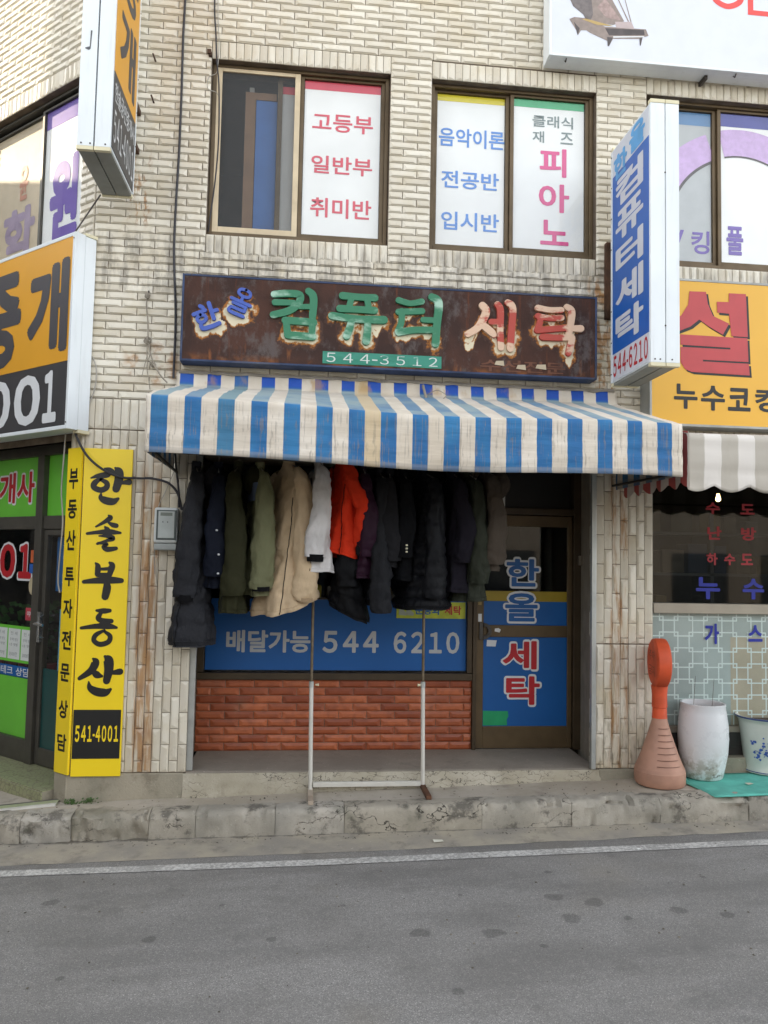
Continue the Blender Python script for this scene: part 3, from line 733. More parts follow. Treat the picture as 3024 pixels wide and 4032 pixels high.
text(swin, '운동화', 1.03, 1.26, 1.525, 1.608, YF + .008, MAIN, C_BLU, .03); text(swin, '세탁', 1.298, 1.449, 1.525, 1.608, YF + .008, MAIN, C_DRED, .03)
sk = MB()
for cx in (.92, .985): sk.prism([(cx - .035, 1.52), (cx + .03, 1.515), (cx + .038, 1.535), (cx + .01, 1.56), (cx - .005, 1.60), (cx - .03, 1.60)], YF + .0075, YF + .008)
sk.build('printed_shoes', mat('pale_grey_print', '#a9b0a2', .5), swin)
# yellow and green things on the sill inside
def prop(parent, nm, mm, *bx):
    m = MB()
    for b in bx: m.box(*b)
    return m.build(nm, mm, parent, bevel=.004)
# door
df = MB(); df.box(1.55, 1.585, YF - .04, YF + .07, .345, 2.84); df.box(2.475, 2.55, YF - .04, YF + .07, .345, 2.84); df.box(1.585, 2.475, YF - .04, YF + .07, 2.44, 2.50)
dfo = df.build('door_frame', M_BRND, bld, bevel=.003)
dl = MB(); dl.box(1.588, 1.655, YF, YF + .045, .35, 2.435); dl.box(2.43, 2.472, YF, YF + .045, .35, 2.435)
dl.box(1.655, 2.43, YF, YF + .045, 2.335, 2.435); dl.box(1.655, 2.43, YF, YF + .045, 1.335, 1.44); dl.box(1.655, 2.43, YF, YF + .045, .35, .543)
door = dl.build('door', M_BRN, bld, bevel=.004)
g = MB(); g.box(1.653, 2.432, YF + .018, YF + .024, 1.438, 2.337); g.build('pane', mat_glass('door_glass', (.6, .62, .62, 1), .03, .05), door)
g = MB(); g.box(1.653, 2.432, YF + .014, YF + .024, .541, 1.337); g.build('blue_panel', M_BFILM, door)
b = MB(); b.box(1.656, 2.428, YF + .013, YF + .017, 1.441, 1.655); b.build('blue_film', M_BFILM, door)
b = MB(); b.box(1.656, 2.428, YF + .013, YF + .017, 1.6555, 1.747); b.build('yellow_film', C_YB, door)
for s, x0, x1, z0, z1, c in (('한', 1.863, 2.165, 1.79, 2.04, C_BLU), ('올', 1.853, 2.155, 1.475, 1.73, C_BLU), ('세', 1.834, 2.150, 1.046, 1.300, C_DRED), ('탁', 1.868, 2.180, .73, .985, C_DRED)):
    text_rim(door, s, x0, x1, z0, z1, YF + .0105, MAIN, C_WH, .014); text(door, s, x0, x1, z0, z1, YF + .009, MAIN, c, .03)
b = MB(); b.prism([(1.66, .548), (1.882, .55), (1.878, .60), (1.893, .63), (1.888, .674), (1.66, .678)], YF + .0115, YF + .0135); b.build('green_tape', mat('green_tape', '#1f9a63', .4, var=.1), door)
b = MB(); b.prism([(1.686, 1.25), (1.768, 1.248), (1.779, 1.303), (1.69, 1.307)], YF + .011, YF + .0135); b.build('paper_note', C_WH, door)
b = MB(); b.prism([(1.755, 1.385), (1.80, 1.375), (1.812, 1.40), (1.79, 1.415), (1.757, 1.41)], YF - .003, YF - .001); b.build('paper_scrap', C_WH, door)
h = MB(); h.box(1.612, 1.645, YF - .022, YF - .001, 1.312, 1.462); n = 18
ring = []
for i in range(n):
    p, q = R(-90) + R(180) * i / n, R(-90) + R(180) * (i + 1) / n
    c = lambda r, t: (1.648 + r * math.cos(t), 1.387 + r * math.sin(t))
    h.prism([c(.042, p), c(.042, q), c(.074, q), c(.074, p)][::-1], YF - .03, YF - .004)
h.build('handle', mat('black_metal_handle', '#55524e', .4, .5), door, bevel=.003)
h = MB(); h.box(1.600, 1.632, YF - .005, YF - .001, 1.62, 1.70); h.build('number_sticker', mat('tan_sticker', '#9a8450', .5), door)
h = MB(); h.box(1.603, 1.635, YF - .004, YF - .001, 1.47, 1.54); h.build('white_sticker', C_WH, door)
h = MB(); h.lathe([(.0, 0), (.017, 0), (.017, .004), (0, .004)], (0, 0, 0), 16, False)
# transom with fan
tr = MB(); tr.box(1.59, 1.82, YF + .06, YF + .08, 2.50, 2.84); tr.build('green_board', mat('dark_green_board', '#0f4a38', .6), dfo)
def ringmesh(m, cx, cz, r0, r1, b0, b1, n=28):
    for i in range(n):
        p, q = 2 * math.pi * i / n, 2 * math.pi * (i + 1) / n; c = lambda r, t: (cx + r * math.cos(t), cz + r * math.sin(t))
        m.prism([c(r0, p), c(r1, p), c(r1, q), c(r0, q)], b0, b1)
fn = MB(); ringmesh(fn, 1.70, 2.655, .085, .108, YF + .0, YF + .05); ringmesh(fn, 1.70, 2.655, .0, .035, YF + .0, YF + .04)
for k in range(6):
    t = k * math.pi / 3; c = lambda r, d: (1.70 + r * math.cos(t + d), 2.655 + r * math.sin(t + d))
    fn.prism([c(.03, -.2), c(.085, -.05), c(.085, .05), c(.03, .2)], YF + .01, YF + .02)
fn.build('ventilation_fan', mat('grey_fan', '#8b8d8a', .5, .2), dfo)
fp = MB(); fp.box(1.825, 1.845, YF + .02, YF + .06, 2.505, 2.84); fp.build('transom_post', M_ALU, dfo)
bk = MB(); bk.box(1.85, 2.47, YF + .06, YF + .07, 2.505, 2.84); bk.build('transom_panel', mat('black_panel', '#161514', .5), dfo)
pp_ = MB(); pp_.box(RX1 - .045, RX1 - .005, -.035, .01, .34, 2.84); pp_.build('downpipe', M_ALU, bld, bevel=.006)
pp_ = MB(); pp_.box(RX0 - .005, RX0 + .045, .02, .06, .345, 2.84); pp_.build('channel_trim', mat('dull_aluminium', '#a7a8a4', .45, .4, dirt=.4), bld, bevel=.004)
ob = MB(); ob.box(2.50, 2.56, .55, .58, 1.99, 2.08); ob.build('socket', mat('old_plastic', '#6d6456', .5), bld, bevel=.006)
# dim shop interior: machines and shelves
it = root('steam_press', 'dark steam press machine just visible inside the laundry', 'machine', (1.9, 1.9, .335))
m = MB(); m.box(1.45, 2.3, 1.7, 2.2, .335, 1.15); m.build('cabinet', mat('grey_machine_paint', '#6f7674', .5), it, bevel=.02)
m = MB(); m.prism([(1.5, 1.16), (2.25, 1.16), (2.2, 1.26), (1.6, 1.32)], 1.65, 2.1); m.build('press_board', mat('pale_press_cloth', '#a9a69c', .8), it, bevel=.02)
shf = root('shelf_unit', 'wooden shelf with folded bundles inside the laundry window', 'shelf', (.4, 1.0, .335))
m = MB()
for z in (.9, 1.62): m.box(-.6, 1.3, .85, 1.15, z, z + .03)
for x in (-.62, .35, 1.3): m.box(x, x + .03, .85, 1.15, .335, 2.2)
m.build('frame', mat('worn_wood', '#5f4a34', .7), shf)
for i in range(9):
    m = MB(); x = -.55 + i * .2; hh = random.uniform(.05, .14); m.box(x, x + .15, .88, 1.1, 1.651, 1.651 + hh)
    m.build('bundle', mat(('mustard_cloth', 'grey_cloth', 'green_cloth')[i % 3], ('#b8a51e', '#8a857c', '#60803a')[i % 3], .8), shf, bevel=.015)

# ------------------------------------------------------------------ right shop
YR = .10
M_STEEL = mat('beige_aluminium', '#a9a091', .4, .35, var=.06)
rs_ = MB(); rs_.box(2.932, 2.965, YR - .04, YR + .06, .66, 2.84); rs_.box(2.966, 5.99, YR - .05, YR + .06, 1.605, 1.69); rs_.box(2.966, 5.99, YR - .03, YR + .06, .61, .66); rs_.box(2.966, 5.99, YR - .03, YR + .06, 2.8, 2.84); rs_.box(4.5, 4.54, YR - .03, YR + .06, 1.69, 2.8); rs_.box(4.5, 4.54, YR - .03, YR + .06, .66, 1.605)
rw = rs_.build('shop_window', M_STEEL, bld, bevel=.004)
g = MB(); g.box(2.964, 4.502, YR + .01, YR + .016, 1.69, 2.8); g.build('pane', GLASSD, rw)
g = MB(); g.box(2.964, 4.502, YR + .01, YR + .016, .66, 1.605); g.build('pane', GLASS, rw)
bb = MB(); bb.box(2.94, 6.0, YR - .02, YR + .06, .42, .608); bb.box(2.96, 6.0, YR - .026, YR - .018, .50, .51); bb.box(2.96, 6.0, YR - .026, YR - .018, .46, .47); bb.build('base_panel', mat('dark_base_panel', '#3b3836', .5, var=.1, dirt=.3), bld)
fb = MB(); fb.rect(2.968, 4.498, .662, 1.603, YR + .02); fb.build('frosted_film', mat('frosted_film', '#a9b7b3', .25, var=.12, ns=2), rw)
tb = MB(); tb.rect(3.686, 4.498, .662, 1.405, YR + .0195); tb.build('tan_board', mat('tan_board', '#b3ac95', .4, var=.06), rw)
lt = MB(); p = .132; hw = .0055; hs = .62 * p * 1.0; li = 0
for i in range(-1, 12):
    for j in range(-1, 8):
        if (i + j) % 2: continue
        cx, cz = 3.0 + i * p, .70 + j * p; bq = YR + .0185 - .0003 * (li % 4); li += 1
        x0, x1, z0, z1 = cx - hs, cx + hs, cz - hs, cz + hs
        for (q0, q1, s0, s1) in ((x0 - hw, x1 + hw, z0 - hw, z0 + hw), (x0 - hw, x1 + hw, z1 - hw, z1 + hw), (x0 - hw, x0 + hw, z0 + hw, z1 - hw), (x1 - hw, x1 + hw, z0 + hw, z1 - hw)):
            q0, q1, s0, s1 = max(q0, 2.97), min(q1, 4.496), max(s0, .664), min(s1, 1.60)
            if q1 > q0 and s1 > s0: lt.rect(q0, q1, s0, s1, bq)
            bq -= .00005
lt.build('lattice_print', mat('pale_lattice_print', '#dcebe6', .4, var=.03), rw)
C_VRED = mat('window_red_letters', '#a82630', .5); C_VBLU = mat('window_blue_letters', '#1d2a9c', .5)
for s, x0, x1, z0, z1, c in (('수', 3.464, 3.595, 2.458, 2.558, C_VRED), ('도', 3.780, 3.912, 2.462, 2.553, C_VRED), ('난', 3.478, 3.608, 2.236, 2.351, C_VRED), ('방', 3.785, 3.924, 2.236, 2.351, C_VRED), ('하', 3.469, 3.570, 2.018, 2.122, C_VRED),
                             ('수', 3.629, 3.731, 2.02, 2.119, C_VRED), ('도', 3.783, 3.892, 2.023, 2.122, C_VRED), ('누', 3.373, 3.590, 1.726, 1.914, C_VBLU), ('수', 3.795, 3.992, 1.730, 1.908, C_VBLU), ('가', 3.450, 3.579, 1.344, 1.519, C_VBLU), ('스', 3.843, 3.973, 1.368, 1.510, C_VBLU)):
    text(rw, s, x0, x1, z0, z1, YR + .0075, MAIN, c, .035)
m = MB(); m.box(2.93, 6.0, .06, .2, 2.84, 2.99); m.build('lintel', M_MORTAR, bld)
# inside: shelves, boxes, bulb
sb = root('storage_rack', 'dark metal rack of plumbing parts behind the right shop window', 'rack', (3.8, 1.9, .3))
m = MB()
for z in (.9, 1.4, 1.9, 2.35): m.box(3.0, 5.2, 1.9, 2.3, z, z + .03)
for x in (3.0, 3.75, 4.5, 5.2): m.box(x, x + .04, 1.9, 2.3, .3, 2.6)
m.build('frame', mat('grey_rack_steel', '#595b5c', .5, .3), sb)
cols_ = ['#2f4566', '#5c2c2a', '#6a6254', '#55585c', '#6d6030', '#37402f']
for z in (.93, 1.43, 1.93, 2.38):
    x = 3.08
    while x < 5.1:
        w_ = random.uniform(.1, .28); hh = random.uniform(.1, .33); k = random.randrange(6)
        m = MB(); m.box(x, x + w_, 1.93, 2.2, z + .001, z + hh); m.build('carton', mat('carton_%s' % 'abcdef'[k], cols_[k], .7), sb, bevel=.006); x += w_ + random.uniform(.02, .12)
bl = root('light_bulb', 'lit warm bulb hanging behind the plumbing shop window', 'lamp', (4.085, 1.0, 2.673))
be = bpy.data.materials.new('glowing_bulb'); be.use_nodes = True; bn = be.node_tree.nodes['Principled BSDF']; bn.inputs['Emission Color'].default_value = (1, .62, .22, 1); bn.inputs['Emission Strength'].default_value = 9
m = MB(); m.lathe([(.0, -.026), (.012, -.024), (.022, -.012), (.024, 0), (.020, .014), (.014, .035), (.014, .05)], (4.085, 1.0, 2.673), 18); m.build('bulb', be, bl, smooth=True)
m = MB(); m.lathe([(.016, .05), (.017, .085), (.008, .095)], (4.085, 1.0, 2.673), 14); m.tube([(4.085, 1, 2.765), (4.085, 1, 3.15)], .004, 6); m.build('cord', mat('black_cord', '#1c1b1a', .5), bl)

# ------------------------------------------------------------------ estate agent on the cut corner (shopfront .28 m back)
YC = .28
es = MB(CH); a_post = (-1.03, -.93)
es.box(-2.6, -.17, YC - .04, YC + .05, 2.86, 2.95); es.box(-1.03, -.93, YC - .05, YC + .05, .2, 2.86); es.box(-2.6, -1.03, YC - .03, YC + .05, 2.215, 2.33); es.box(-.93, -.17, YC - .03, YC + .05, 2.215, 2.33); es.box(-2.6, -1.03, YC - .04, YC + .05, .2, .39); es.box(-2.6, -2.52, YC - .03, YC + .05, .39, 2.86)
eso = es.build('estate_shopfront', M_GREYF, bld, bevel=.004)
M_LIME = mat('lime_green_film', '#6cc23e', .35, var=.06, ns=2); M_GRN2 = mat('mid_green_film', '#3d9148', .35, var=.1, ns=2)
m = MB(CH); m.box(-2.52, -1.032, YC, YC + .006, 2.33, 2.86); m.build('green_fanlight', M_LIME, eso); m = MB(CH); m.box(-.928, -.18, YC, YC + .006, 2.33, 2.86); m.build('green_fanlight', M_LIME, eso)
for s, a0, a1 in (('중', -2.02, -1.78), ('개', -1.72, -1.45), ('사', -1.42, -1.14)):
    text_rim(eso, s, a0, a1, 2.455, 2.735, YC - .0025, CH, C_WH, .013); text(eso, s, a0, a1, 2.455, 2.735, YC - .0045, CH, C_DRED, .03)
g = MB(CH); g.box(-2.52, -1.032, YC + .004, YC + .01, .39, 2.215); g.build('pane', GLASS, eso)
for s, a0, a1 in (('4', -2.26, -1.99), ('0', -1.95, -1.68), ('0', -1.655, -1.40), ('1', -1.345, -1.135)):
    text_rim(eso, s, a0, a1, 1.775, 2.085, YC + .0005, CH, C_WH, .014); text(eso, s, a0, a1, 1.775, 2.085, YC - .0015, CH, C_DRED, .045)
m = MB(CH); m.box(-2.52, -1.034, YC - .001, YC + .003, 1.03, 1.352); m.build('green_band', M_LIME, eso)
for i in range(4):
    a1 = -1.03 - .012 - i * .212; m = MB(CH); m.box(a1 - .19, a1, YC - .004, YC - .002, 1.055, 1.325); pn = m.build('listing_paper', mat('listing_paper', '#d7dbd8', .6, var=.03), eso)
    ink = mat('ink', '#8e9494', .6)
    text(pn, '전 세', a1 - .155, a1 - .045, 1.268, 1.300, YC - .005, CH, ink, 0, fw=False); text(pn, '주택 방2', a1 - .165, a1 - .035, 1.215, 1.243, YC - .005, CH, ink, 0, fw=False)
    text(pn, '1층 햇볕', a1 - .165, a1 - .035, 1.170, 1.196, YC - .005, CH, ink, 0, fw=False); text(pn, ('3000만', '3500만', '2억', '월세')[i], a1 - .165, a1 - .035, 1.082, 1.120, YC - .005, CH, ink, 0, fw=False)
m = MB(CH); m.box(-2.52, -1.04, YC - .001, YC + .003, .905, 1.0); m.build('blue_strip', C_BLU, eso); text(eso, '재테크', -1.66, -1.35, .915, .988, YC - .003, CH, C_WH, .015); text(eso, '상담', -1.30, -1.09, .915, .988, YC - .003, CH, C_WH, .015)
m = MB(CH); m.box(-2.52, -1.034, YC - .001, YC + .003, .39, .9); m.build('green_panel', M_LIME, eso)
for (nm, a0, a1, z0, z1, c) in (('orange_sticker', -1.15, -1.04, 1.92, 2.03, '#c9633a'), ('blue_sticker', -1.165, -1.045, 1.825, 1.91, '#2b5ba8'), ('paper_sticker', -1.19, -1.04, 1.41, 1.52, '#b8434f')):
    m = MB(CH); m.box(a0, a1, YC - .002, YC + .001, z0, z1); m.build(nm, mat(nm, c, .5), eso)
text(eso, 'open', -1.165, -1.055, 1.44, 1.49, YC - .003, CH, C_WH, .01)
m = MB(CH); m.prism([(-1.10 + .06 * math.cos(t * math.pi / 10), 1.715 + .08 * math.sin(t * math.pi / 10)) for t in range(20)], YC - .002, YC + .001); m.build('oval_sticker', mat('oval_sticker', '#b8ab8c', .5), eso)
# door of the agent
d = MB(CH); d.frame4(-.925, -.19, .21, 2.21, YC - .02, YC + .03, .05, .14, .05); ed = d.build('door', M_GREYF, bld, bevel=.004)
g = MB(CH); g.box(-.877, -.238, YC, YC + .006, 1.02, 2.162); g.build('pane', GLASS, ed)
g = MB(CH); g.box(-.877, -.238, YC - .002, YC + .008, .35, 1.018); g.build('teal_panel', mat('teal_film', '#1f4a48', .3, var=.08), ed)
m = MB(CH); m.rect(-.83, -.50, 1.68, 2.15, YC + .05); bp = m.build('blue_poster', mat('blue_poster', '#1d5c92', .5, var=.1), ed)
for i, s in enumerate('정아트월'): text(bp, s, -.74, -.60, 2.03 - i * .108, 2.12 - i * .108, YC + .048, CH, mat('pale_print', '#9fb8c4', .5), .02)
m = MB(CH); m.rect(-.72, -.57, .97, 1.53, YC + .03); m.build('light_blue_poster', mat('light_blue_poster', '#4d9cc0', .5, var=.15, ns=8), ed)
m = MB(CH); m.box(-.925, -.885, YC - .05, YC - .021, 1.24, 1.50); m.tube([(-.905, YC - .05, 1.40), (-.905, YC - .085, 1.40), (-.78, YC - .085, 1.395)], .012, 10); m.tube([(-.86, YC - .03, 1.28), (-.86, YC - .07, 1.29), (-.86, YC - .07, 1.46), (-.86, YC - .03, 1.47)], .009, 8); m.build('handle', mat('chrome', '#c7c9c9', .2, .9), ed, bevel=.003)
# festoon of small plants inside
pg = root('potted_flowers', 'small potted flowers and leaves inside the estate agent window', 'plant', CH.p(-1.5, .55, .9))
m = MB(CH); m.box(-2.4, -1.1, .45, .65, .86, .9); m.build('sill_shelf', mat('white_shelf', '#a9a8a2', .6), pg)
for i in range(6):
    a = -2.3 + i * .22; m = MB(CH); m.lathe([(.045, 0), (.06, .1)], (a, .55, .9), 14); m.build('pot', mat('red_pot', '#a23b4a', .5), pg)
    m = MB(CH)
    for k in range(26):
        t = random.uniform(0, 6.28); rr_ = random.uniform(.02, .12); zz = random.uniform(1.02, 1.55); s = random.uniform(.015, .035); cx, cy = a + rr_ * math.cos(t), .55 + rr_ * math.sin(t)
        m.quad((cx - s, cy, zz - s), (cx + s, cy + s, zz - s * .3), (cx + s * .6, cy, zz + s), (cx - s * .4, cy - s, zz + s * .8))
    m.build('leaves', mat('leaf_green', '#3d5a34', .6, var=.3), pg)
# patterned tile step
M_PAT = NT('patterned_step_tile', .5); v_ = M_PAT.vor(22, 'DISTANCE_TO_EDGE'); M_PAT.color(M_PAT.mix(M_PAT.ramp(v_, .03, .10), lin('#86846a'), M_PAT.mix(M_PAT.noise(3, 3), lin('#8d9a6a'), lin('#a39c82')))); M_PAT = M_PAT.m
cs = MB(CH); cs.box(-2.6, -.165, -.12, .4, .05, .193); cso = cs.build('corner_step', M_PLINTH, bld)
pa = .147
for i in range(16):
    a1 = -.17 - i * pa
    for k in range(3):
        b0 = -.118 + k * .132; m = MB(CH); m.box(a1 - pa + .004, a1, b0, b0 + .128, .19, .2); m.build('step_tile', M_PAT, cso)
    m = MB(CH); m.box(a1 - pa + .004, a1, -.13, -.119, .085, .19); m.build('riser_tile', M_PAT, cso)
m = MB(); q0 = CH.p(-.02, -.06, 0)
for k, (w0, w1, mm, hh) in enumerate(((.0, .035, mat('white_trim_strip', '#c9c6be', .6, dirt=.5), .012), (.04, .10, mat('green_trim_tile', '#9ea482', .5, dirt=.4), .014), (.105, .14, mat('grey_trim_strip', '#5d5a54', .6), .011))):
    m = MB(); m.add([(q0.x - .02, q0.y + w0 - .05, zr(-1.8) + .19 + hh), (q0.x - .02, q0.y + w1 - .05, zr(-1.8) + .19 + hh), (-2.9, -.36 + w1 * 1.1, zr(-2.9) + .19 + hh), (-2.9, -.36 + w0 * 1.1, zr(-2.9) + .19 + hh)], [(0, 1, 2, 3)])
    m.add([(q0.x - .02, q0.y + w0 - .05, zr(-1.8) + .17), (q0.x - .02, q0.y + w0 - .05, zr(-1.8) + .19 + hh), (-2.9, -.36 + w0 * 1.1, zr(-2.9) + .19 + hh), (-2.9, -.36 + w0 * 1.1, zr(-2.9) + .17)], [(0, 1, 2, 3)]); m.build('floor_strip', mm, cso)
# ------------------------------------------------------------------ signs
M_ORG = mat('orange_yellow_acrylic', '#dfa02a', .38, var=.04, ns=1.5); M_CHAR = mat('charcoal_acrylic', '#3e3d3f', .4, var=.05); M_YACR = mat('yellow_acrylic', '#f6d51e', .38, var=.03, ns=1.5)
C_CHAR = mat('charcoal_print', '#454347', .45, var=.05); C_BLK = mat('black_print', '#141414', .5, var=.1); M_SCREW = mat('screw', '#4a4440', .5, .6)
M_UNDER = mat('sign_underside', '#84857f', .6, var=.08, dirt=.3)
def screws(parent, fr, pts, b):
    for a, z in pts:
        m = MB(fr); m.prism([(a + .006 * math.cos(t * math.pi / 4), z + .006 * math.sin(t * math.pi / 4)) for t in range(8)], b - .003, b); m.build('screw', M_SCREW, parent)

# orange box sign of the estate agent, on the cut corner
og = root('box_sign', 'large orange and charcoal box sign over the estate agent shopfront', 'sign', CH.p(-1, -.1, 2.95))
m = MB(CH); m.frame4(-2.7, .055, 2.95, 4.48, -.20, -.11, .03); m.build('frame', M_WHTP, og, bevel=.004)
m = MB(CH); m.box(-2.7, .05, -.108, -.01, 2.955, 4.475); m.build('housing', M_WHTP, og, bevel=.004)
m = MB(CH); m.box(-2.67, .025, -.196, -.11, 3.478, 4.45); m.build('orange_panel', M_ORG, og); m = MB(CH); m.box(-2.67, .025, -.196, -.11, 2.98, 3.476); m.build('charcoal_panel', M_CHAR, og)
text(og, '중', -1.37, -.66, 3.52, 4.33, -.1985, CH, C_CHAR, .045); text(og, '개', -.56, .0, 3.56, 4.30, -.1985, CH, C_CHAR, .045)
for s, a0, a1 in (('4', -1.62, -1.19), ('0', -1.13, -.755), ('0', -.70, -.325), ('1', -.285, -.10)): text(og, s, a0, a1, 3.015, 3.425, -.1985, CH, C_WH, .04)
for q_ in ((4.476, 4.50), (2.93, 2.954)): m = MB(CH); m.box(.0, .056, -.107, -.005, *q_); m.build('end_cap', M_CRM, og)
SIDE = Frame(CH.p(.055, 0, 0), CH.y, -CH.x)
screws(og, CH, [(.04, 3.0), (.04, 4.43)], -.2)
# angled bracket wire under the sign
wb = root('sign_bracket', 'thin steel stay between corner wall and orange box sign', 'bracket', (XC - .05, -.1, 4.6))
m = MB(); m.tube([tuple(CH.p(-.02, -.17, 4.48)), (XC + .06, -.1, 4.82)], .006, 6); m.build('stay', M_SCREW, wb)

# projecting sign at top left
ps = root('projecting_sign', 'tall projecting lightbox with white edge and orange face, high on the corner', 'sign', (-1.477, -.55, 4.756))
TLF = Frame((-1.365, 0, 0), (0, 1, 0), (-1, 0, 0)); PX0, PX1 = -1.59, -1.365
for x0, x1 in ((PX0, -1.480), (-1.474, PX1)):
    m = MB(); m.box(x0 + (.002 if x1 > -1.4 else 0), x1 - .002, -.91, -.20, 4.782, 7.4); m.build('housing', M_WHTP, ps, bevel=.004)
for x0, x1 in ((PX0, -1.480), (-1.474, PX1)):
    for q_ in ((-.912, -.88), (-.23, -.198)): m = MB(); m.box(x0, x1, *q_, 4.756, 4.781); m.build('end_cap', M_CRM, ps)
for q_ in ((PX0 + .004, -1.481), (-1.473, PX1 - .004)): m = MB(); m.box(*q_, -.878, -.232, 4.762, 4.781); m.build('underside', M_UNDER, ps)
m = MB(TLF); m.box(-.885, -.225, -.003, .001, 5.345, 7.4); m.build('orange_face', M_ORG, ps); m = MB(TLF); m.box(-.885, -.225, -.003, .001, 4.80, 5.343); m.build('charcoal_face', M_CHAR, ps)
m = MB(TLF); m.box(-.222, -.200, -.006, .001, 4.79, 7.4); m.build('edge_strip', M_WHTP, ps)
text(ps, '개', -.78, -.30, 5.43, 5.95, -.0045, TLF, C_CHAR, .03); text(ps, '중', -.80, -.30, 6.02, 6.55, -.0045, TLF, C_CHAR, .03)
text(ps, '한솔공인중개사', -.86, -.25, 5.15, 5.29, -.0045, TLF, C_WH, .01); text(ps, '541-4001', -.86, -.25, 4.86, 5.09, -.0045, TLF, C_WH, .0)
screws(ps, TLF, [(-.21, 4.9 + .27 * i) for i in range(8)], -.006); screws(ps, MAIN, [(-1.56, 4.80), (-1.50, 4.80), (-1.40, 4.80)], -.91)
m = MB(); m.prism([(-1.535, 5.46), (-1.525, 5.47), (-1.518, 5.60), (-1.528, 5.60), (-1.531, 5.485), (-1.56, 5.475), (-1.56, 5.468)], -.912, -.9105); m.build('peeling_tape', mat('dark_tape', '#4a4c50', .5), ps)
for z in (5.23, 5.55, 6.6): m = MB(); m.box(-1.43, -1.37, -.198, -.012, z - .02, z + .02); m.build('bracket', mat('rusty_steel', '#4a3527', .8, .2, var=.3), ps)

# blue projecting sign
bs = root('projecting_sign', 'narrow projecting lightbox with blue and white vertical lettering, right of the rusty sign', 'sign', (2.6, -.55, 3.45))
BLF = Frame((2.488, 0, 0), (0, -1, 0), (1, 0, 0))
for x0, x1 in ((2.488, 2.600), (2.606, 2.71)):
    m = MB(); m.box(x0, x1, -.92, -.20, 3.476, 5.43); m.build('housing', M_WHTP, bs, bevel=.004)
    for q_ in ((-.922, -.88, 3.450, 3.475), (-.24, -.198, 3.45, 3.475), (-.922, -.88, 5.431, 5.458), (-.24, -.198, 5.431, 5.458)): m = MB(); m.box(x0, x1, *q_); m.build('end_cap', M_CRM, bs)
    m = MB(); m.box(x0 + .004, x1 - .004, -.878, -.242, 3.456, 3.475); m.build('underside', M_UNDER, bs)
M_SGB = mat('sign_blue', '#1a5cb0', .4, var=.04); M_SGW = mat('sign_offwhite', '#c9ccd4', .45, var=.04)
for q_ in ((5.19, 5.415), (3.485, 3.705)): m = MB(BLF); m.box(.235, .895, -.003, .001, *q_); m.build('white_face', M_SGW, bs)
m = MB(BLF); m.box(.235, .895, -.0035, .001, 3.706, 5.189); m.build('blue_face', M_SGB, bs)
m = MB(BLF); m.box(.205, .233, -.006, .001, 3.48, 5.42); m.build('edge_strip', M_WHTP, bs)
text(bs, '한', .26, .52, 5.13, 5.34, -.0055, BLF, mat('pale_blue_print', '#5aa0d6', .5), .045); text(bs, '올', .56, .84, 5.20, 5.405, -.0055, BLF, mat('pale_blue_print', '#5aa0d6', .5), .045)
for i, s in enumerate('컴퓨터세탁'): text(bs, s, .30, .81, 4.885 - i * .283, 5.13 - i * .283, -.0055, BLF, M_SGW, .035)
text(bs, '544-6210', .25, .885, 3.515, 3.685, -.0045, BLF, C_DRED, .02)
screws(bs, BLF, [(.22, 3.55 + .26 * i) for i in range(8)], -.006); screws(bs, MAIN, [(2.52, 3.50), (2.56, 3.50), (2.65, 3.50), (2.60, 4.9), (2.60, 3.75)], -.92)
for z in (4.68, 4.10): m = MB(); m.box(2.53, 2.57, -.198, -.012, z - .03, z + .03); m.build('bracket', mat('rusty_steel', '', .8), bs)
m = MB(); m.box(2.50, 2.535, -.075, -.02, 4.07, 4.72); m.build('mount_rail', mat('rusty_rail', '#4d3321', .85, .1, var=.35, ns=9), bs)

# yellow plumbing sign on the right
yr = root('box_sign', 'yellow box sign with big red character above the right shop', 'sign', (4.4, -.1, 3.16))
m = MB(); m.frame4(2.82, 6.4, 3.155, 4.40, -.195, -.01, .02); m.build('frame', mat('sign_side_grey', '#9fa09c', .5, .2, dirt=.3), yr, bevel=.003)
m = MB(); m.box(2.84, 6.38, -.19, -.15, 3.175, 4.38); m.build('yellow_panel', mat('amber_acrylic', '#dba62c', .38, var=.04, ns=1.2), yr)
SEOL = None
C_BR = mat('bright_red_print', '#b23a3c', .42, var=.05)
SEOL = [[(872, 490), (1015, 492), (1030, 590), (1075, 690), (1215, 752), (1160, 845), (1040, 780), (955, 722), (880, 780), (745, 832), (700, 740), (800, 690), (860, 600)],
        [(1110, 572), (1215, 574), (1215, 500), (1365, 505), (1378, 862), (1235, 855), (1215, 670), (1112, 662)],
        [(790, 845), (1375, 872), (1382, 1068), (985, 1052), (985, 1066), (1385, 1082), (1392, 1178), (890, 1152), (830, 1130), (792, 1070), (792, 948), (1225, 966), (1225, 952), (792, 930)]]
for dx, dz, b, c in ((.020, -.018, -.1925, C_BLK), (0, 0, -.1945, C_BR)):
    for poly in SEOL:
        m = MB(); m.prism([(3.03 + (x - 735) * .00101 + dx, 3.515 - (y - 1240) * .00103 + (x - 735) * .00004 + dz) for x, y in poly][::-1], b, b + .0008); m.build('lettering', c, yr)
for s, x0, x1, z0, z1 in (('누', 3.03, 3.235, 3.30, 3.51), ('수', 3.265, 3.475, 3.295, 3.505), ('코', 3.50, 3.70, 3.30, 3.495), ('킹', 3.74, 3.95, 3.30, 3.5)): text(yr, s, x0, x1, z0, z1, -.1925, MAIN, C_BLK, .03)
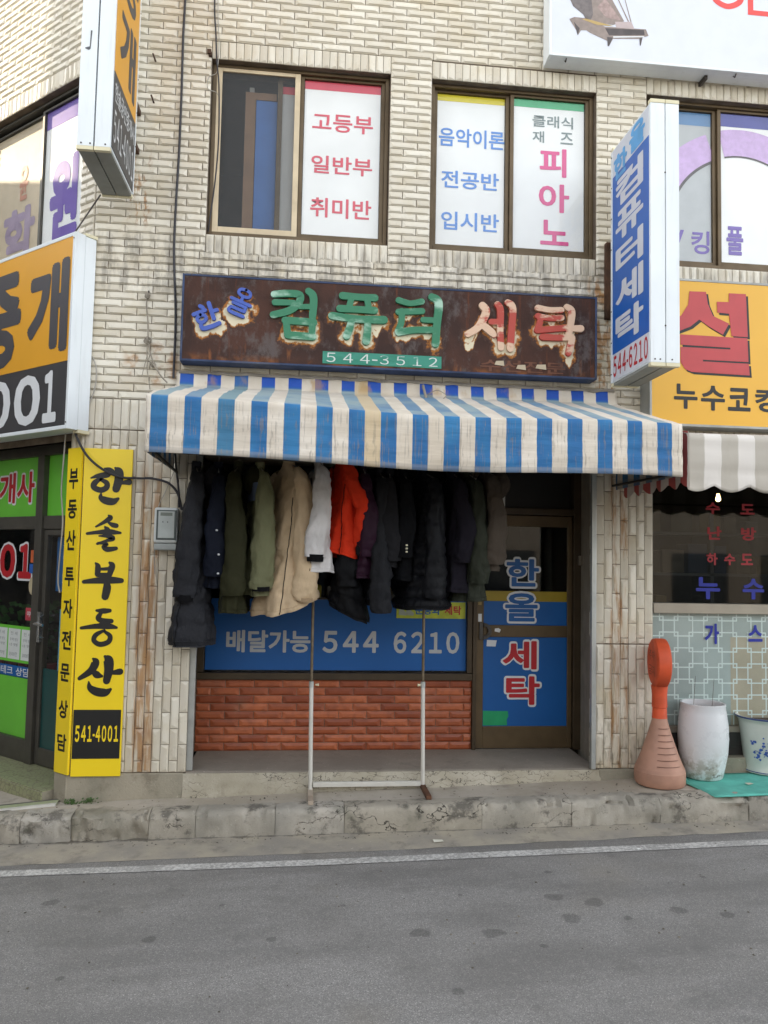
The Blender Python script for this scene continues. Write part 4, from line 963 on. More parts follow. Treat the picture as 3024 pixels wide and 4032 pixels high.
# white piano academy sign
pn = root('box_sign', 'white box sign with a grand piano picture at the top right', 'sign', (4, -.1, 6.22))
m = MB(); m.frame4(1.945, 6.5, 6.222, 8.2, -.212, -.135, .022); m.build('frame', M_WHTP, pn, bevel=.004); m = MB(); m.box(1.95, 6.5, -.133, -.03, 6.226, 8.2); m.build('housing', M_WHTP, pn, bevel=.004)
m = MB(); m.box(1.967, 6.48, -.208, -.14, 6.245, 8.18); m.build('white_panel', mat('white_acrylic', '#d2d5de', .35, var=.02), pn)
def ppoly(pts): return [(2.108 + (x - 165) / 605 * .70, 6.345 + (375 - y) / 375 * .395) for x, y in pts]
for nm, mm, b, poly in (('piano_lid_print', C_BROWNPR, -.2092, [(170, 0), (175, -60), (470, -60), (585, 155), (500, 195), (300, 180), (275, 130), (200, 70)]), ('piano_case_print', C_BROWNPR, -.2096, [(172, 180), (210, 160), (300, 160), (440, 215), (750, 205), (770, 258), (725, 275), (710, 345), (700, 290), (500, 310), (470, 375), (455, 330), (380, 300), (330, 280), (300, 260), (260, 265), (235, 310), (225, 270)]),
                        ('piano_rest_print', mat('rose_grey_print', '#b5a5a3', .5), -.2100, [(515, 168), (640, 155), (662, 212), (525, 215)]), ('piano_front_print', C_DKPR, -.2100, [(440, 228), (735, 212), (740, 255), (470, 285)]), ('piano_key_print', C_WH, -.2104, [(500, 290), (735, 264), (738, 272), (502, 302)])):
    m = MB(); m.prism(ppoly(poly)[::-1], b - .0002, b); m.build(nm, mm, pn)
strokes(pn, [[(.0, .5, .13), (.02, .35, .13), (.14, .24, .13), (.33, .18, .13), (.52, .24, .13), (.64, .35, .13), (.66, .5, .13)]], 3.39, 3.77, 6.735, 7.1, -.2092, MAIN, mat('coral_red_print', '#dd4a45', .45), .0004)
m = MB(); m.prism([(3.70, 6.745), (3.70, 7.1), (3.75, 7.1), (3.75, 6.79), (4.4, 6.79), (4.4, 6.745)][::-1], -.2094, -.2092); m.build('lettering', mat('coral_red_print', ''), pn)
for nm, mm, b, poly in (('piano_lid_print', mat('piano_lid_dark', '#6e6664', .5, var=.2, ns=30), -.2096, [(170, 0), (175, -60), (330, -60), (350, 120), (330, 180), (300, 180), (275, 130), (200, 70)]), ('piano_lid_print', mat('piano_lid_rose', '#a08a84', .5, var=.2, ns=30), -.2096, [(380, 60), (440, -20), (500, 60), (560, 150), (450, 140)]),
                        ('piano_string_print', mat('piano_gold', '#b89c62', .5), -.2101, [(265, 172), (300, 165), (505, 205), (380, 208)]), ('piano_leg_print', C_DKPR, -.2101, [(455, 300), (500, 300), (470, 375), (460, 375)]), ('piano_leg_print', C_DKPR, -.2101, [(700, 282), (722, 278), (710, 345), (703, 345)]), ('piano_leg_print', C_DKPR, -.2101, [(205, 200), (250, 250), (235, 310), (225, 270)]), ('piano_prop_print', C_BROWNPR, -.2096, [(520, -60), (527, -60), (622, 155), (612, 155)]), ('piano_prop_print', C_BROWNPR, -.2096, [(580, -60), (585, -60), (640, 155), (632, 155)])):
    m = MB(); m.prism(ppoly(poly)[::-1], b - .0002, b); m.build(nm, mm, pn)
for x in (2.1, 3.6): m = MB(); m.tube([(x, -.19, 6.222), (x, -.17, 6.20), (x, -.15, 6.222)], .005, 6); m.build('hook', M_SCREW, pn)
m = MB(); m.box(3.35, 3.375, -.13, -.02, 6.19, 6.224); m.build('bracket', M_SCREW, pn)

# yellow corner board of the estate agent
yv = root('corner_board', 'tall yellow board with black brush lettering wrapped round the corner pillar', 'sign', (-1.6, -.03, .32))
m = MB(); m.box(-1.683, -1.318, -.042, -.022, .325, 2.825); m.build('front_face', M_YACR, yv, bevel=.002)
m = MB(CH); m.box(-.155, .022, -.042, -.022, .335, 2.83); m.build('side_face', M_YACR, yv, bevel=.002)
BR = {
 '한': [[(.36, .97, .03), (.46, .93, .10), (.55, .87, .11)], [(.04, .70, .03), (.2, .76, .08), (.42, .80, .11), (.5, .84, .05)], [(.32, .72, .05), (.14, .58, .10), (.12, .45, .10), (.28, .38, .10), (.42, .45, .10), (.42, .58, .09), (.28, .66, .06)], [(.62, .99, .04), (.70, .9, .15), (.72, .7, .15), (.66, .42, .13)], [(.72, .56, .04), (.85, .60, .07), (.97, .62, .11)], [(.30, .30, .02), (.30, .18, .09), (.42, .10, .13), (.6, .08, .12), (.72, .16, .05)]],
 '솔': [[(.60, .99, .03), (.66, .92, .11), (.50, .80, .08), (.26, .66, .04)], [(.62, .78, .05), (.74, .72, .10), (.84, .70, .10)], [(.52, .66, .04), (.58, .58, .12), (.56, .50, .08)], [(.02, .46, .06), (.3, .50, .08), (.65, .52, .12), (.97, .50, .05)], [(.36, .40, .03), (.6, .40, .08), (.76, .34, .10), (.55, .26, .06), (.32, .18, .05)], [(.34, .2, .05), (.6, .18, .06), (.5, .10, .08), (.62, .03, .11), (.86, .06, .08)]],
 '부': [[(.30, .97, .04), (.36, .88, .10), (.36, .66, .10)], [(.66, .99, .05), (.72, .9, .12), (.66, .62, .09)], [(.36, .80, .05), (.66, .82, .07)], [(.36, .64, .08), (.64, .64, .09)], [(.02, .44, .07), (.35, .48, .11), (.7, .50, .13), (.98, .49, .09)], [(.58, .48, .07), (.62, .3, .14), (.58, .03, .13)]],
 '동': [[(.42, .97, .05), (.6, .96, .11), (.78, .97, .08)], [(.56, .92, .06), (.48, .78, .11), (.56, .70, .10), (.84, .68, .09)], [(.60, .66, .06), (.56, .58, .10)], [(.02, .48, .06), (.4, .53, .10), (.75, .54, .12), (.99, .50, .05)], [(.66, .42, .05), (.44, .30, .09), (.38, .14, .09), (.55, .03, .10), (.78, .10, .10), (.82, .26, .09), (.68, .38, .06)]],
 '산': [[(.34, .93, .04), (.40, .84, .13), (.30, .62, .12), (.04, .42, .07)], [(.32, .64, .05), (.44, .52, .12), (.56, .48, .05)], [(.62, .99, .05), (.70, .9, .16), (.72, .65, .15), (.68, .36, .12)], [(.72, .56, .04), (.86, .58, .08), (.99, .60, .11)], [(.26, .34, .02), (.30, .18, .10), (.46, .08, .14), (.66, .06, .13), (.78, .14, .05)]]}
for s, x0, x1, z0, z1 in (('한', -1.637, -1.330, 2.392, 2.679), ('솔', -1.641, -1.380, 2.036, 2.310), ('부', -1.651, -1.360, 1.672, 1.944), ('동', -1.655, -1.385, 1.309, 1.582), ('산', -1.658, -1.345, .936, 1.228)):
    strokes(yv, BR[s], x0, x1, z0, z1, -.0425, MAIN, C_BLK, .0004, fat=1.45)
m = MB(); m.box(-1.678, -1.328, -.044, -.0421, .457, .823); m.build('black_panel', C_BLK, yv); text(yv, '541-4001', -1.663, -1.340, .582, .706, -.0455, MAIN, M_YACR, .03)
for s, z0, z1 in (('부', 2.507, 2.669), ('동', 2.275, 2.425), ('산', 2.030, 2.189), ('투', 1.753, 1.901), ('자', 1.510, 1.657), ('전', 1.268, 1.415), ('문', 1.027, 1.163), ('상', .749, .888), ('담', .501, .633)):
    text(yv, s, -.125, -.005, z0, z1, -.0435, CH, C_BLK, .03)

# rusty laundry sign
def mk_rust():
    t = NT('rusted_sheet', .85)
    c = t.mix(t.ramp(t.noise(2.0, 5, .6), .38, .66), lin('#34201a'), lin('#4a2d22'))
    c = t.mix(t.ramp(t.noise(3.2, 6, .72, t.scale(1.6, 1, 1)), .50, .66, 0, .75), c, lin('#5d5553'))
    c = t.mix(t.ramp(t.noise(4, 5, .6, t.scale(7, 1, .5)), .58, .74, 0, .6), c, lin('#63351c')); c = t.mix(t.M('MULTIPLY', t.ramp(t.z, 3.55, 3.8, 1, 0), t.ramp(t.noise(3, 5, .6, t.scale(3, 1, .7)), .58, .72, 0, .7)), c, lin('#96592a'))
    edge = t.M('MAXIMUM', t.ramp(t.z, 3.50, 3.60, 1, 0), 0)
    c = t.mix(t.M('MULTIPLY', edge, t.ramp(t.noise(6, 4), .45, .65)), c, lin('#8a5226'))
    t.color(c); t.bump(t.noise(60, 6, .7), .5, .004); return t.m
def mk_remnant():
    t = NT('flaking_cream_paint', .7)
    e = t.M('ADD', t.attr('edge'), t.M('MULTIPLY', t.M('SUBTRACT', t.noise(26, 5, .65), .5), .55))
    c = t.mix(t.ramp(e, .46, .66), lin('#a0621f'), lin('#d8cdb0'))
    c = t.mix(t.ramp(e, .24, .46, 1, 0), c, lin('#40261b'))
    t.color(c); t.bump(t.M('MULTIPLY', t.ramp(e, .3, .5), 1), .5, .004); return t.m
M_RUST = mk_rust(); M_REM = mk_remnant()
def mk_two(name, a, b, lo, hi, ns=4, streak=True):
    t = NT(name, .7); t.color(t.mix(t.ramp(t.noise(ns, 5, .6, t.scale(1, 1, 2.2) if streak else None), lo, hi), lin(a), lin(b))); return t.m
M_LG = mk_two('faded_green_letter', '#37795a', '#a3c4b0', .50, .66, 3.0); M_LR = mk_two('faded_red_letter', '#b24a3e', '#d8b79c', .47, .53, 2.6); M_LB = mat('blue_letter', '#3a55a8', .5, var=.1)
rg = root('rusty_sign', 'long rusted brown sign with raised faded letters above the awning', 'sign', (.7, -.1, 3.51))
m = MB(); m.frame4(-.97, 2.38, 3.515, 4.205, -.172, -.015, .016); m.build('frame', mat('chalky_blue_frame', '#35425f', .8, var=.3, dirt=.85, dirtcol='#6f6a68'), rg, bevel=.003)
m = MB(); m.box(-.953, 2.363, -.168, -.15, 3.532, 4.188); m.build('rusted_panel', M_RUST, rg)
LT = {
 '컴': [[(.07, .87, .13), (.35, .90, .14), (.62, .88, .14), (.58, .70, .14), (.38, .55, .14), (.06, .46, .13)], [(.09, .71, .12), (.48, .72, .11)], [(.80, .97, .13), (.91, .85, .15), (.90, .46, .14)], [(.62, .65, .10), (.86, .66, .10)], [(.32, .36, .14), (.93, .35, .14)], [(.34, .36, .13), (.38, .08, .14)], [(.38, .07, .14), (.92, .06, .14)], [(.90, .35, .13), (.90, .06, .13)]],
 '퓨': [[(.22, .92, .12), (.5, .91, .11), (.80, .91, .12)], [(.38, .88, .10), (.34, .68, .10)], [(.66, .88, .10), (.70, .68, .10)], [(.18, .66, .12), (.5, .66, .11), (.80, .66, .12)], [(.04, .51, .12), (.5, .47, .12), (.97, .48, .13)], [(.40, .46, .11), (.36, .28, .12), (.31, .12, .12)], [(.68, .46, .11), (.68, .25, .12), (.66, .04, .13)]],
 '터': [[(.05, .87, .12), (.3, .82, .11), (.55, .87, .12)], [(.05, .64, .12), (.3, .66, .12), (.56, .68, .12)], [(.12, .66, .12), (.12, .45, .12), (.05, .26, .13)], [(.06, .24, .14), (.4, .30, .13), (.76, .32, .13)], [(.76, .97, .14), (.91, .86, .16), (.88, .4, .15), (.86, .05, .15)], [(.58, .51, .11), (.84, .51, .11)]],
 '세': [[(.33, .88, .13), (.40, .75, .14), (.26, .45, .13), (.05, .29, .11)], [(.30, .52, .12), (.5, .36, .13), (.56, .30, .10)], [(.62, .92, .11), (.68, .8, .12), (.68, .4, .11), (.70, .05, .11)], [(.50, .56, .10), (.68, .57, .10)], [(.82, .97, .11), (.92, .86, .12), (.90, .4, .12), (.88, .04, .12)]],
 '탁': [[(.06, .92, .11), (.3, .89, .10), (.55, .90, .11)], [(.06, .75, .11), (.3, .72, .10), (.55, .74, .11)], [(.12, .74, .11), (.10, .6, .11), (.05, .46, .11)], [(.06, .46, .11), (.35, .50, .11), (.66, .54, .11)], [(.66, .97, .11), (.76, .88, .13), (.74, .6, .12), (.70, .42, .12)], [(.74, .53, .10), (.95, .54, .13)], [(.16, .33, .12), (.5, .33, .11), (.76, .35, .12)], [(.77, .34, .12), (.74, .18, .12), (.70, .03, .12)]],
 '한': [[(.42, .95, .13), (.50, .86, .13)], [(.10, .70, .13), (.55, .74, .13)], [(.33, .62, .11), (.18, .52, .11), (.20, .38, .11), (.34, .32, .11), (.48, .40, .11), (.48, .54, .11), (.34, .61, .11)], [(.76, .96, .14), (.76, .34, .14)], [(.78, .62, .12), (.97, .62, .12)], [(.24, .26, .13), (.26, .08, .14), (.6, .06, .14), (.90, .10, .13)]],
 '올': [[(.50, .95, .12), (.28, .90, .12), (.26, .76, .12), (.5, .70, .12), (.74, .76, .12), (.72, .90, .12), (.51, .95, .12)], [(.50, .66, .12), (.50, .54, .12)], [(.06, .50, .13), (.94, .50, .13)], [(.20, .38, .12), (.80, .38, .12)], [(.80, .36, .11), (.80, .24, .11)], [(.22, .22, .12), (.80, .23, .12)], [(.20, .22, .11), (.20, .06, .12), (.85, .06, .13)]]}
PLX = (('한', -.885, -.675, 3.765, 3.965, M_LB, R(20)), ('올', -.605, -.425, 3.88, 4.11, M_LB, R(-22)), ('컴', -.285, .082, 3.723, 4.123, M_LG, 0), ('퓨', .179, .625, 3.717, 4.123, M_LG, 0), ('터', .708, 1.084, 3.719, 4.133, M_LG, 0), ('세', 1.271, 1.695, 3.715, 4.123, M_LR, 0), ('탁', 1.846, 2.253, 3.708, 4.114, M_LR, 0))
for li, (s, x0, x1, z0, z1, mm, rt) in enumerate(PLX):
    asp = (z1 - z0) / (x1 - x0); W = x1 - x0; segs = []
    cx, cz = (x0 + x1) / 2, (z0 + z1) / 2
    for st in LT[s]:
        P_ = [(x0 + x * W - cx, z0 + y * (z1 - z0) - cz) for x, y, w in st]
        P_ = [(cx + a * math.cos(rt) - z * math.sin(rt), cz + a * math.sin(rt) + z * math.cos(rt)) for a, z in P_]
        segs += list(zip(P_[:-1], P_[1:]))
    g = .007; mx = int((W + .12) / g); mz = int((z1 - z0 + .20) / g); vals = {}
    for i in range(mx + 1):
        for j in range(mz + 1):
            x = x0 - .06 + i * g; z = z0 - .15 + j * g; best = 9; drop = .012 + .14 * max(0, mnoise.noise(Vector((x * 10, li * 2.7, 1)))) + .03 * abs(mnoise.noise(Vector((x * 31, li, 4))))
            for (ax, az), (bx_, bz_) in segs:
                for dz_, wgt in ((0, 1.0), (-.45 * drop, 1.25), (-drop, 1.9)):
                    px_, pz_ = x - ax, z - (az + dz_); dx_, dz2 = bx_ - ax, bz_ - az; L2 = dx_ * dx_ + dz2 * dz2 + 1e-9
                    t_ = max(0, min(1, (px_ * dx_ + pz_ * dz2) / L2)); d_ = math.hypot(px_ - dx_ * t_, pz_ - dz2 * t_) * wgt
                    if d_ < best: best = d_
            nn = mnoise.noise(Vector((x * 14, z * 9, li))) * .7 + mnoise.noise(Vector((x * 38, z * 30, li + 5))) * .5 + mnoise.noise(Vector((x * 90, z * 80, li + 5))) * .3
            up_ = (z - z0) / (z1 - z0); low_ = mnoise.noise(Vector((x * 5, li * 3.1, 2)))
            v_ = 1.15 - best / .043 * .5 + .40 * nn - .72 * max(0, min(1, up_ * 1.25 - .08 + .7 * low_))
            vals[i, j] = max(0.0, min(1.0, v_))
    m = MB(); idx = {}; pts = []; at = []; F = []
    for i in range(mx):
        for j in range(mz):
            qd = [(i, j), (i + 1, j), (i + 1, j + 1), (i, j + 1)]
            if max(vals[q] for q in qd) < .12: continue
            if not (3.536 < z0 - .15 + j * g and z0 - .15 + (j + 1) * g < 4.18): continue
            for q in qd:
                if q not in idx: idx[q] = len(pts); pts.append((x0 - .06 + q[0] * g, -.1687 - .0002 * (li % 2), z0 - .15 + q[1] * g)); at.append(vals[q])
            F.append(tuple(idx[q] for q in qd))
    m.add(pts, F, at); m.build('flaking_paint', M_REM, rg)
    strokes(rg, LT[s], x0, x1, z0, z1, -.171, MAIN, mm, .024, name='raised_letter', rot=rt, bevel=.002, fat=1.12)
m = MB(); m.box(.133, 1.085, -.171, -.1685, 3.545, 3.643); npl = m.build('number_plate', mk_two('worn_green_plate', '#2a7a64', '#3b8a76', .4, .6), rg)
text(npl, '544-3512', .155, 1.06, 3.557, 3.632, -.173, MAIN, mk_two('worn_white_numerals', '#c9d2cc', '#5f9a8a', .5, .66, 9), .0, sp=.95)
text(rg, '수선전문', 1.403, 2.112, 3.545, 3.642, -.1697, MAIN, mat('ghost_brown_letters', '#6b4636', .85, var=.3), .02)
for k in range(9): screws(rg, MAIN, [(-.9 + k * .405, 4.197)], -.172)
for (x0, x1, zz) in ((1.70, 1.78, 3.575), (1.86, 1.95, 3.585), (1.52, 1.60, 3.60)):
    m = MB(); m.add([(x0, -.172, zz), (x1, -.178, zz - .01), (x1 - .01, -.19, zz + .03), (x0 + .01, -.182, zz + .028)], [(0, 1, 2, 3)]); m.build('paint_curl', mat('pale_paint_curl', '#c7b79d', .7), rg)

# ------------------------------------------------------------------ awnings
def mk_awn():
    t = NT('striped_awning_cloth', .7)
    su, sv = t.attr('su'), t.attr('sv')
    n0 = t.noise(14, 4); fr_ = t.M('FRACT', t.M('ADD', su, t.M('MULTIPLY', t.M('SUBTRACT', n0, .5), .015)))
    isb = t.ramp(fr_, .49, .51, 1, 0)
    top = t.band(sv, .16, .56, .03)                       # weathered sloping part
    wn = t.N.new('ShaderNodeTexWhiteNoise'); wn.noise_dimensions = '1D'; t.L.new(t.M('FLOOR', t.M('MULTIPLY', su, 2)), wn.inputs['W']); sr = wn.outputs['Value']
    blue = t.mix(t.ramp(t.noise(3, 4), .4, .7), lin('#1c6096'), lin('#2a74a6'))
    blue = t.mix(t.ramp(sv, .10, .16, 1, 0), blue, lin('#1d50b0'))
    fade = t.M('MULTIPLY', top, t.ramp(t.M('ADD', t.noise(2.5, 4), t.M('MULTIPLY', sr, .25)), .40, .72, .45, .97))
    blue = t.mix(fade, blue, lin('#93a5a8'))
    blue = t.mix(t.ramp(sr, .86, .95, 0, .5), blue, lin('#4c7c86'))
    cr = t.mix(t.ramp(t.noise(4, 5), .4, .7), lin('#cdc2b2'), lin('#ddd4c6'))
    cr = t.mix(t.ramp(sr, .80, .92, 0, .6), cr, lin('#c2a878'))
    c = t.mix(isb, cr, blue)
    stv = t.scale(24, 24, .9); st = t.noise(3, 4, .6, stv)
    fr2 = t.ramp(sv, .58, .66)
    c = t.mix(t.M('MULTIPLY', fr2, t.ramp(st, .52, .68, 0, .55)), c, lin('#80766a'))
    c = t.mix(t.ramp(sv, .955, .965, 0, .35), c, lin('#8d867c'))
    c = t.mix(t.M('MULTIPLY', t.ramp(sv, .2, .1), t.ramp(t.noise(2.6, 4, .6, t.scale(2, 1, 1)), .55, .68, 0, .6)), c, lin('#b08a50'))
    t.color(c); t.bump(t.noise(4, 3, .5, t.scale(.5, 1, 2.6)), .5, .03)
    t.b.inputs['Subsurface Weight'].default_value = 0
    return t.m
M_AWN = mk_awn()
def awning(rootn, label, X0, X1, prof, nprof, pitch, mm, name, sag, scallop=0, phase=0.0, seed=1):
    rt = root(rootn, label, 'awning', ((X0 + X1) / 2, -.05, 3.0))
    pl_ = []; tot = 0; seg = []
    for i in range(len(prof) - 1): seg.append(math.dist(prof[i][:2], prof[i + 1][:2]))
    P_ = []; SV = []
    for i in range(len(prof) - 1):
        for k in range(nprof[i]):
            q = k / nprof[i]; P_.append((prof[i][0] + (prof[i + 1][0] - prof[i][0]) * q, prof[i][1] + (prof[i + 1][1] - prof[i][1]) * q)); SV.append(prof[i][2] + (prof[i + 1][2] - prof[i][2]) * q)
    P_.append(prof[-1][:2]); SV.append(prof[-1][2])
    NU = int((X1 - X0) / .022); V = []; F = []; su = []; svv = []
    for i in range(NU + 1):
        u = i / NU; x = X0 + (X1 - X0) * u
        for (y, z), s in zip(P_, SV):
            w = mnoise.noise(Vector((x * 1.7, s * 4, seed))); w2 = mnoise.noise(Vector((x * 6, s * 3, seed + 3))); w3 = mnoise.noise(Vector((x * 1.2, s * 14, seed + 7)))
            f = max(0, (s - .58) / .42)
            dy = (.016 * w + .006 * w2 + .022 * w3) * f; dz = sag(u) * (0 if s < .17 else min(1, (s - .17) / .3)) + (.010 * w + .008 * w3) * (1 if .17 < s < .58 else 0)
            if s <= .17: dy += .012 * mnoise.noise(Vector((x * 9, s * 20, 4))); dz += .010 * mnoise.noise(Vector((x * 8, 3, 4))) * (1 - s / .17)
            if scallop and s > .97: dz += scallop * abs(math.sin(math.pi * x / .26))
            V.append((x, y + dy, z + dz)); su.append((x - X0) / pitch + phase); svv.append(s)
    n = len(P_)
    for i in range(NU):
        for k in range(n - 1):
            a = i * n + k; F.append((a, a + 1, a + n + 1, a + n))
    me = bpy.data.meshes.new('cloth'); me.from_pydata([tuple(Vector(v) - BASE[rt]) for v in V], [], F); me.update()
    for nm, dt in (('su', su), ('sv', svv)): a_ = me.attributes.new(nm, 'FLOAT', 'POINT'); a_.data.foreach_set('value', dt)
    o = link('cloth', me, rt, mm, smooth=True, ang=50); sd = o.modifiers.new('thick', 'SOLIDIFY'); sd.thickness = .003
    return rt
AX0, AX1 = -1.012, 2.605; AY = -1.15
sagb = lambda u: .055 * (1 - u) ** 3 + .012 * math.sin(u * 9)
prof = [(-.03, 3.455, 0), (-.045, 3.345, .16), (-.10, 3.322, .20), (-.62, 3.150, .38), (-1.125, 2.990, .56), (-1.146, 2.982, .58), (-1.153, 2.968, .62), (-1.156, 2.61, 1.0)]
aw = awning('awning', 'blue and cream striped cloth awning over the laundry', AX0, AX1, prof, [4, 2, 8, 7, 2, 2, 14], .2128, M_AWN, 'cloth', sagb, phase=-.03 / .2128 + 1)
# side panels
for X, sgn in ((AX0, 1), (AX1, -1)):
    m = MB(); V = []; F = []; su = []; svv = []; NY = 34; NZ = 10; dz0 = .055 if sgn > 0 else .0
    for i in range(NY + 1):
        y = -.03 + (AY + .03 + .01) * i / NY
        zt = 3.345 + (2.975 + dz0 - 3.345) * i / NY - .004; zbm = 2.625 + dz0 * .8
        for k in range(NZ + 1):
            V.append((X + sgn * .006 + .008 * mnoise.noise(Vector((y * 4, k * .4, X))), y, zt + (zbm - zt) * k / NZ)); su.append(-y / .2128 + .2); svv.append(.62 + .38 * k / NZ)
    for i in range(NY):
        for k in range(NZ):
            a = i * (NZ + 1) + k; F.append((a, a + 1, a + NZ + 2, a + NZ + 1))
    me = bpy.data.meshes.new('side_cloth'); me.from_pydata([tuple(Vector(v) - BASE[aw]) for v in V], [], F); me.update()
    for nm, dt in (('su', su), ('sv', svv)): a_ = me.attributes.new(nm, 'FLOAT', 'POINT'); a_.data.foreach_set('value', dt)
    link('side_cloth', me, aw, M_AWN, smooth=True)
    m = MB(); m.tube([(X + sgn * .03, -.03, 2.66), (X + sgn * .03, AY + .03, 2.64 + dz0)], .010, 8); m.tube([(X + sgn * .03, -.03, 3.30), (X + sgn * .03, AY + .04, 2.94 + dz0)], .010, 8); m.build('arm', mat('dark_awning_frame', '#33302c', .6, .3), aw)
m = MB(); m.tube([(AX0 + .03, AY + .03, 2.68), (AX0 + 1, AY + .03, 2.645), (AX1 - .03, AY + .03, 2.64)], .010, 8); m.tube([(AX0 + .03, AY + .04, 2.98), (AX0 + 1, AY + .04, 2.935), (AX1 - .03, AY + .04, 2.94)], .010, 8); m.build('front_bar', mat('dark_awning_frame', ''), aw)
# dried mortar bead where the cloth meets the wall
m = MB(); pts = [(AX0 + .02 + (AX1 - AX0 - .04) * i / 60, -.028 + .006 * mnoise.noise(Vector((i * .7, 1, 2))), 3.458 + .012 * mnoise.noise(Vector((i * .5, 4, 2)))) for i in range(61)]
m.tube(pts, [.014 + .008 * mnoise.noise(Vector((i * .9, 8, 8))) for i in range(61)], 6); m.build('sealant_bead', mat('grey_sealant', '#8d867b', .9, var=.2, bump=.5), aw)

def mk_awn2():
    t = NT('faded_cream_awning_cloth', .7); su, sv = t.attr('su'), t.attr('sv')
    isb = t.ramp(t.M('FRACT', su), .48, .52, 1, 0)
    c = t.mix(isb, lin('#d6d0c8'), lin('#b3aca0')); c = t.mix(t.ramp(t.noise(3, 5, .6, t.scale(3, 3, 1)), .5, .75, 0, .4), c, lin('#a39a8c'))
    t.color(c); t.bump(t.noise(8, 4), .2, .01); return t.m
BX0 = 2.665
prof2 = [(-.03, 3.12, 0), (-.05, 3.10, .16), (-.10, 3.085, .20), (-.60, 3.03, .38), (-1.06, 2.955, .56), (-1.095, 2.945, .58), (-1.110, 2.915, .62), (-1.112, 2.58, 1.0)]
aw2 = awning('awning', 'faded cream scalloped awning over the right shop', BX0, 6.2, prof2, [3, 2, 8, 7, 2, 2, 14], .25, mk_awn2(), 'cloth', lambda u: -.01, scallop=-.045, seed=9)
m = MB(); V = []
def mk_rw():
    t = NT('red_white_side_cloth', .7); t.color(t.mix(t.ramp(t.M('FRACT', t.M('MULTIPLY', t.y, 5.0)), .47, .53), lin('#c9bdb2'), lin('#b3544c'))); return t.m
NY = 44
pts = []; F = []
for i in range(NY + 1):
    y = -.03 - 1.08 * i / NY; zt = 3.10 - .15 * i / NY; zb_ = 2.60 - .045 * abs(math.sin(math.pi * y / .2))
    pts += [(BX0 + .008, y, zt), (BX0 + .012 + .01 * math.sin(y * 20), y, zb_)]
for i in range(NY): F.append((2 * i, 2 * i + 1, 2 * i + 3, 2 * i + 2))
m.add(pts, F); m.build('side_cloth', mk_rw(), aw2)
m = MB(); m.tube([(BX0 + .03, -.03, 2.64), (BX0 + .03, -1.08, 2.62)], .01, 8); m.tube([(BX0 + .03, -1.08, 2.63), (6.2, -1.08, 2.63)], .01, 8); m.build('frame', mat('dark_awning_frame', ''), aw2)
# ------------------------------------------------------------------ garment rack
RY = -.06
rk = root('garment_rack', 'white and rusty steel garment rack standing on the pavement under the awning', 'clothes rack', (.57, RY, .2))
M_RKW = mat('chipped_white_steel', '#d2cfc6', .45, .1, var=.05, dirt=.25, dirtcol='#7a4a2c'); M_RKR = mat('rusty_chrome', '#6f6350', .5, .5, var=.25, ns=15, dirt=.4, dirtcol='#5a3a22')
for x in (.125, 1.008):
    zf = zr(x) + .19
    m = MB(); m.tube([(x, RY, zf + .03), (x - .012, RY, 1.03)], .0165, 14); m.build('post', M_RKW, rk, smooth=True)
    m = MB(); m.tube([(x - .012, RY, 1.03), (x - .02, RY, 2.83)], .0115, 12); m.build('extension_tube', M_RKR, rk, smooth=True)
    m = MB(); m.tube([(x - .012, RY, 1.0), (x - .012, RY, 1.045)], .0195, 14); m.build('collar', M_ALU, rk, smooth=True)
    m = MB(); m.tube([(x + (.02 if x < .5 else -.03), RY - .005, 1.02), (x + (.045 if x < .5 else -.055), RY - .01, 1.02)], [.006, .012], 10); m.build('clamp_knob', M_CRM, rk, smooth=True)
    m = MB(); m.box(x - .02, x + .02, RY - .30, RY + .25, zf + .004, zf + .034); m.build('foot', mat('rusty_foot_white', '#b9aa98', .6, .1, dirt=.7, dirtcol='#5d3a22') if x < .5 else mat('rusty_foot', '#5f3f2c', .75, .2, var=.3), rk, bevel=.003)
m = MB(); m.box(.145, .99, RY - .015, RY + .015, .235, .272); m.build('cross_bar', M_RKW, rk, bevel=.003)
m = MB(); m.tube([(-.98, RY, 2.83), (.5, RY, 2.836), (1.75, RY, 2.83)], .0125, 12); m.build('hanging_rail', M_RKR, rk, smooth=True)

# ------------------------------------------------------------------ jackets
def cloth(name, col, rough=.75, var=.1, bump=.25, bs=18, sheen=0):
    if name in MATS: return MATS[name]
    t = NT(name, rough, 0, .12); c = lin(col); c = sc_(c, .62) if max(c[:3]) < .06 else c; f = t.noise(5, 5)
    t.color(t.mix(t.ramp(f, .3, .7), sc_(c, 1 - var), sc_(c, 1 + var)))
    t.bump(t.M('ADD', t.noise(bs, 5, .6, t.scale(1, 1, .55)), t.M('MULTIPLY', t.noise(400, 2), .05)), min(1, bump * 2.2), .02); MATS[name] = t.m; return t.m
def wrk(x, y, z, ph, s=1.0):
    # creases: sharp valleys of stretched noise, in metres
    w = mnoise.noise(Vector((x * 5 + ph, y * 5, z * 3))) * .25
    a_ = 1 - abs(mnoise.noise(Vector((x * 8 + w * 4, y * 8 + ph, z * 3.2 + w * 3)))) * 2
    b_ = 1 - abs(mnoise.noise(Vector((x * 17 + ph, y * 17, z * 15 + w * 6 + x * 9)))) * 2
    c_ = mnoise.noise(Vector((x * 34, y * 34 + ph, z * 30)))
    return s * (.015 * a_ + .008 * b_ + .003 * c_ - .009)
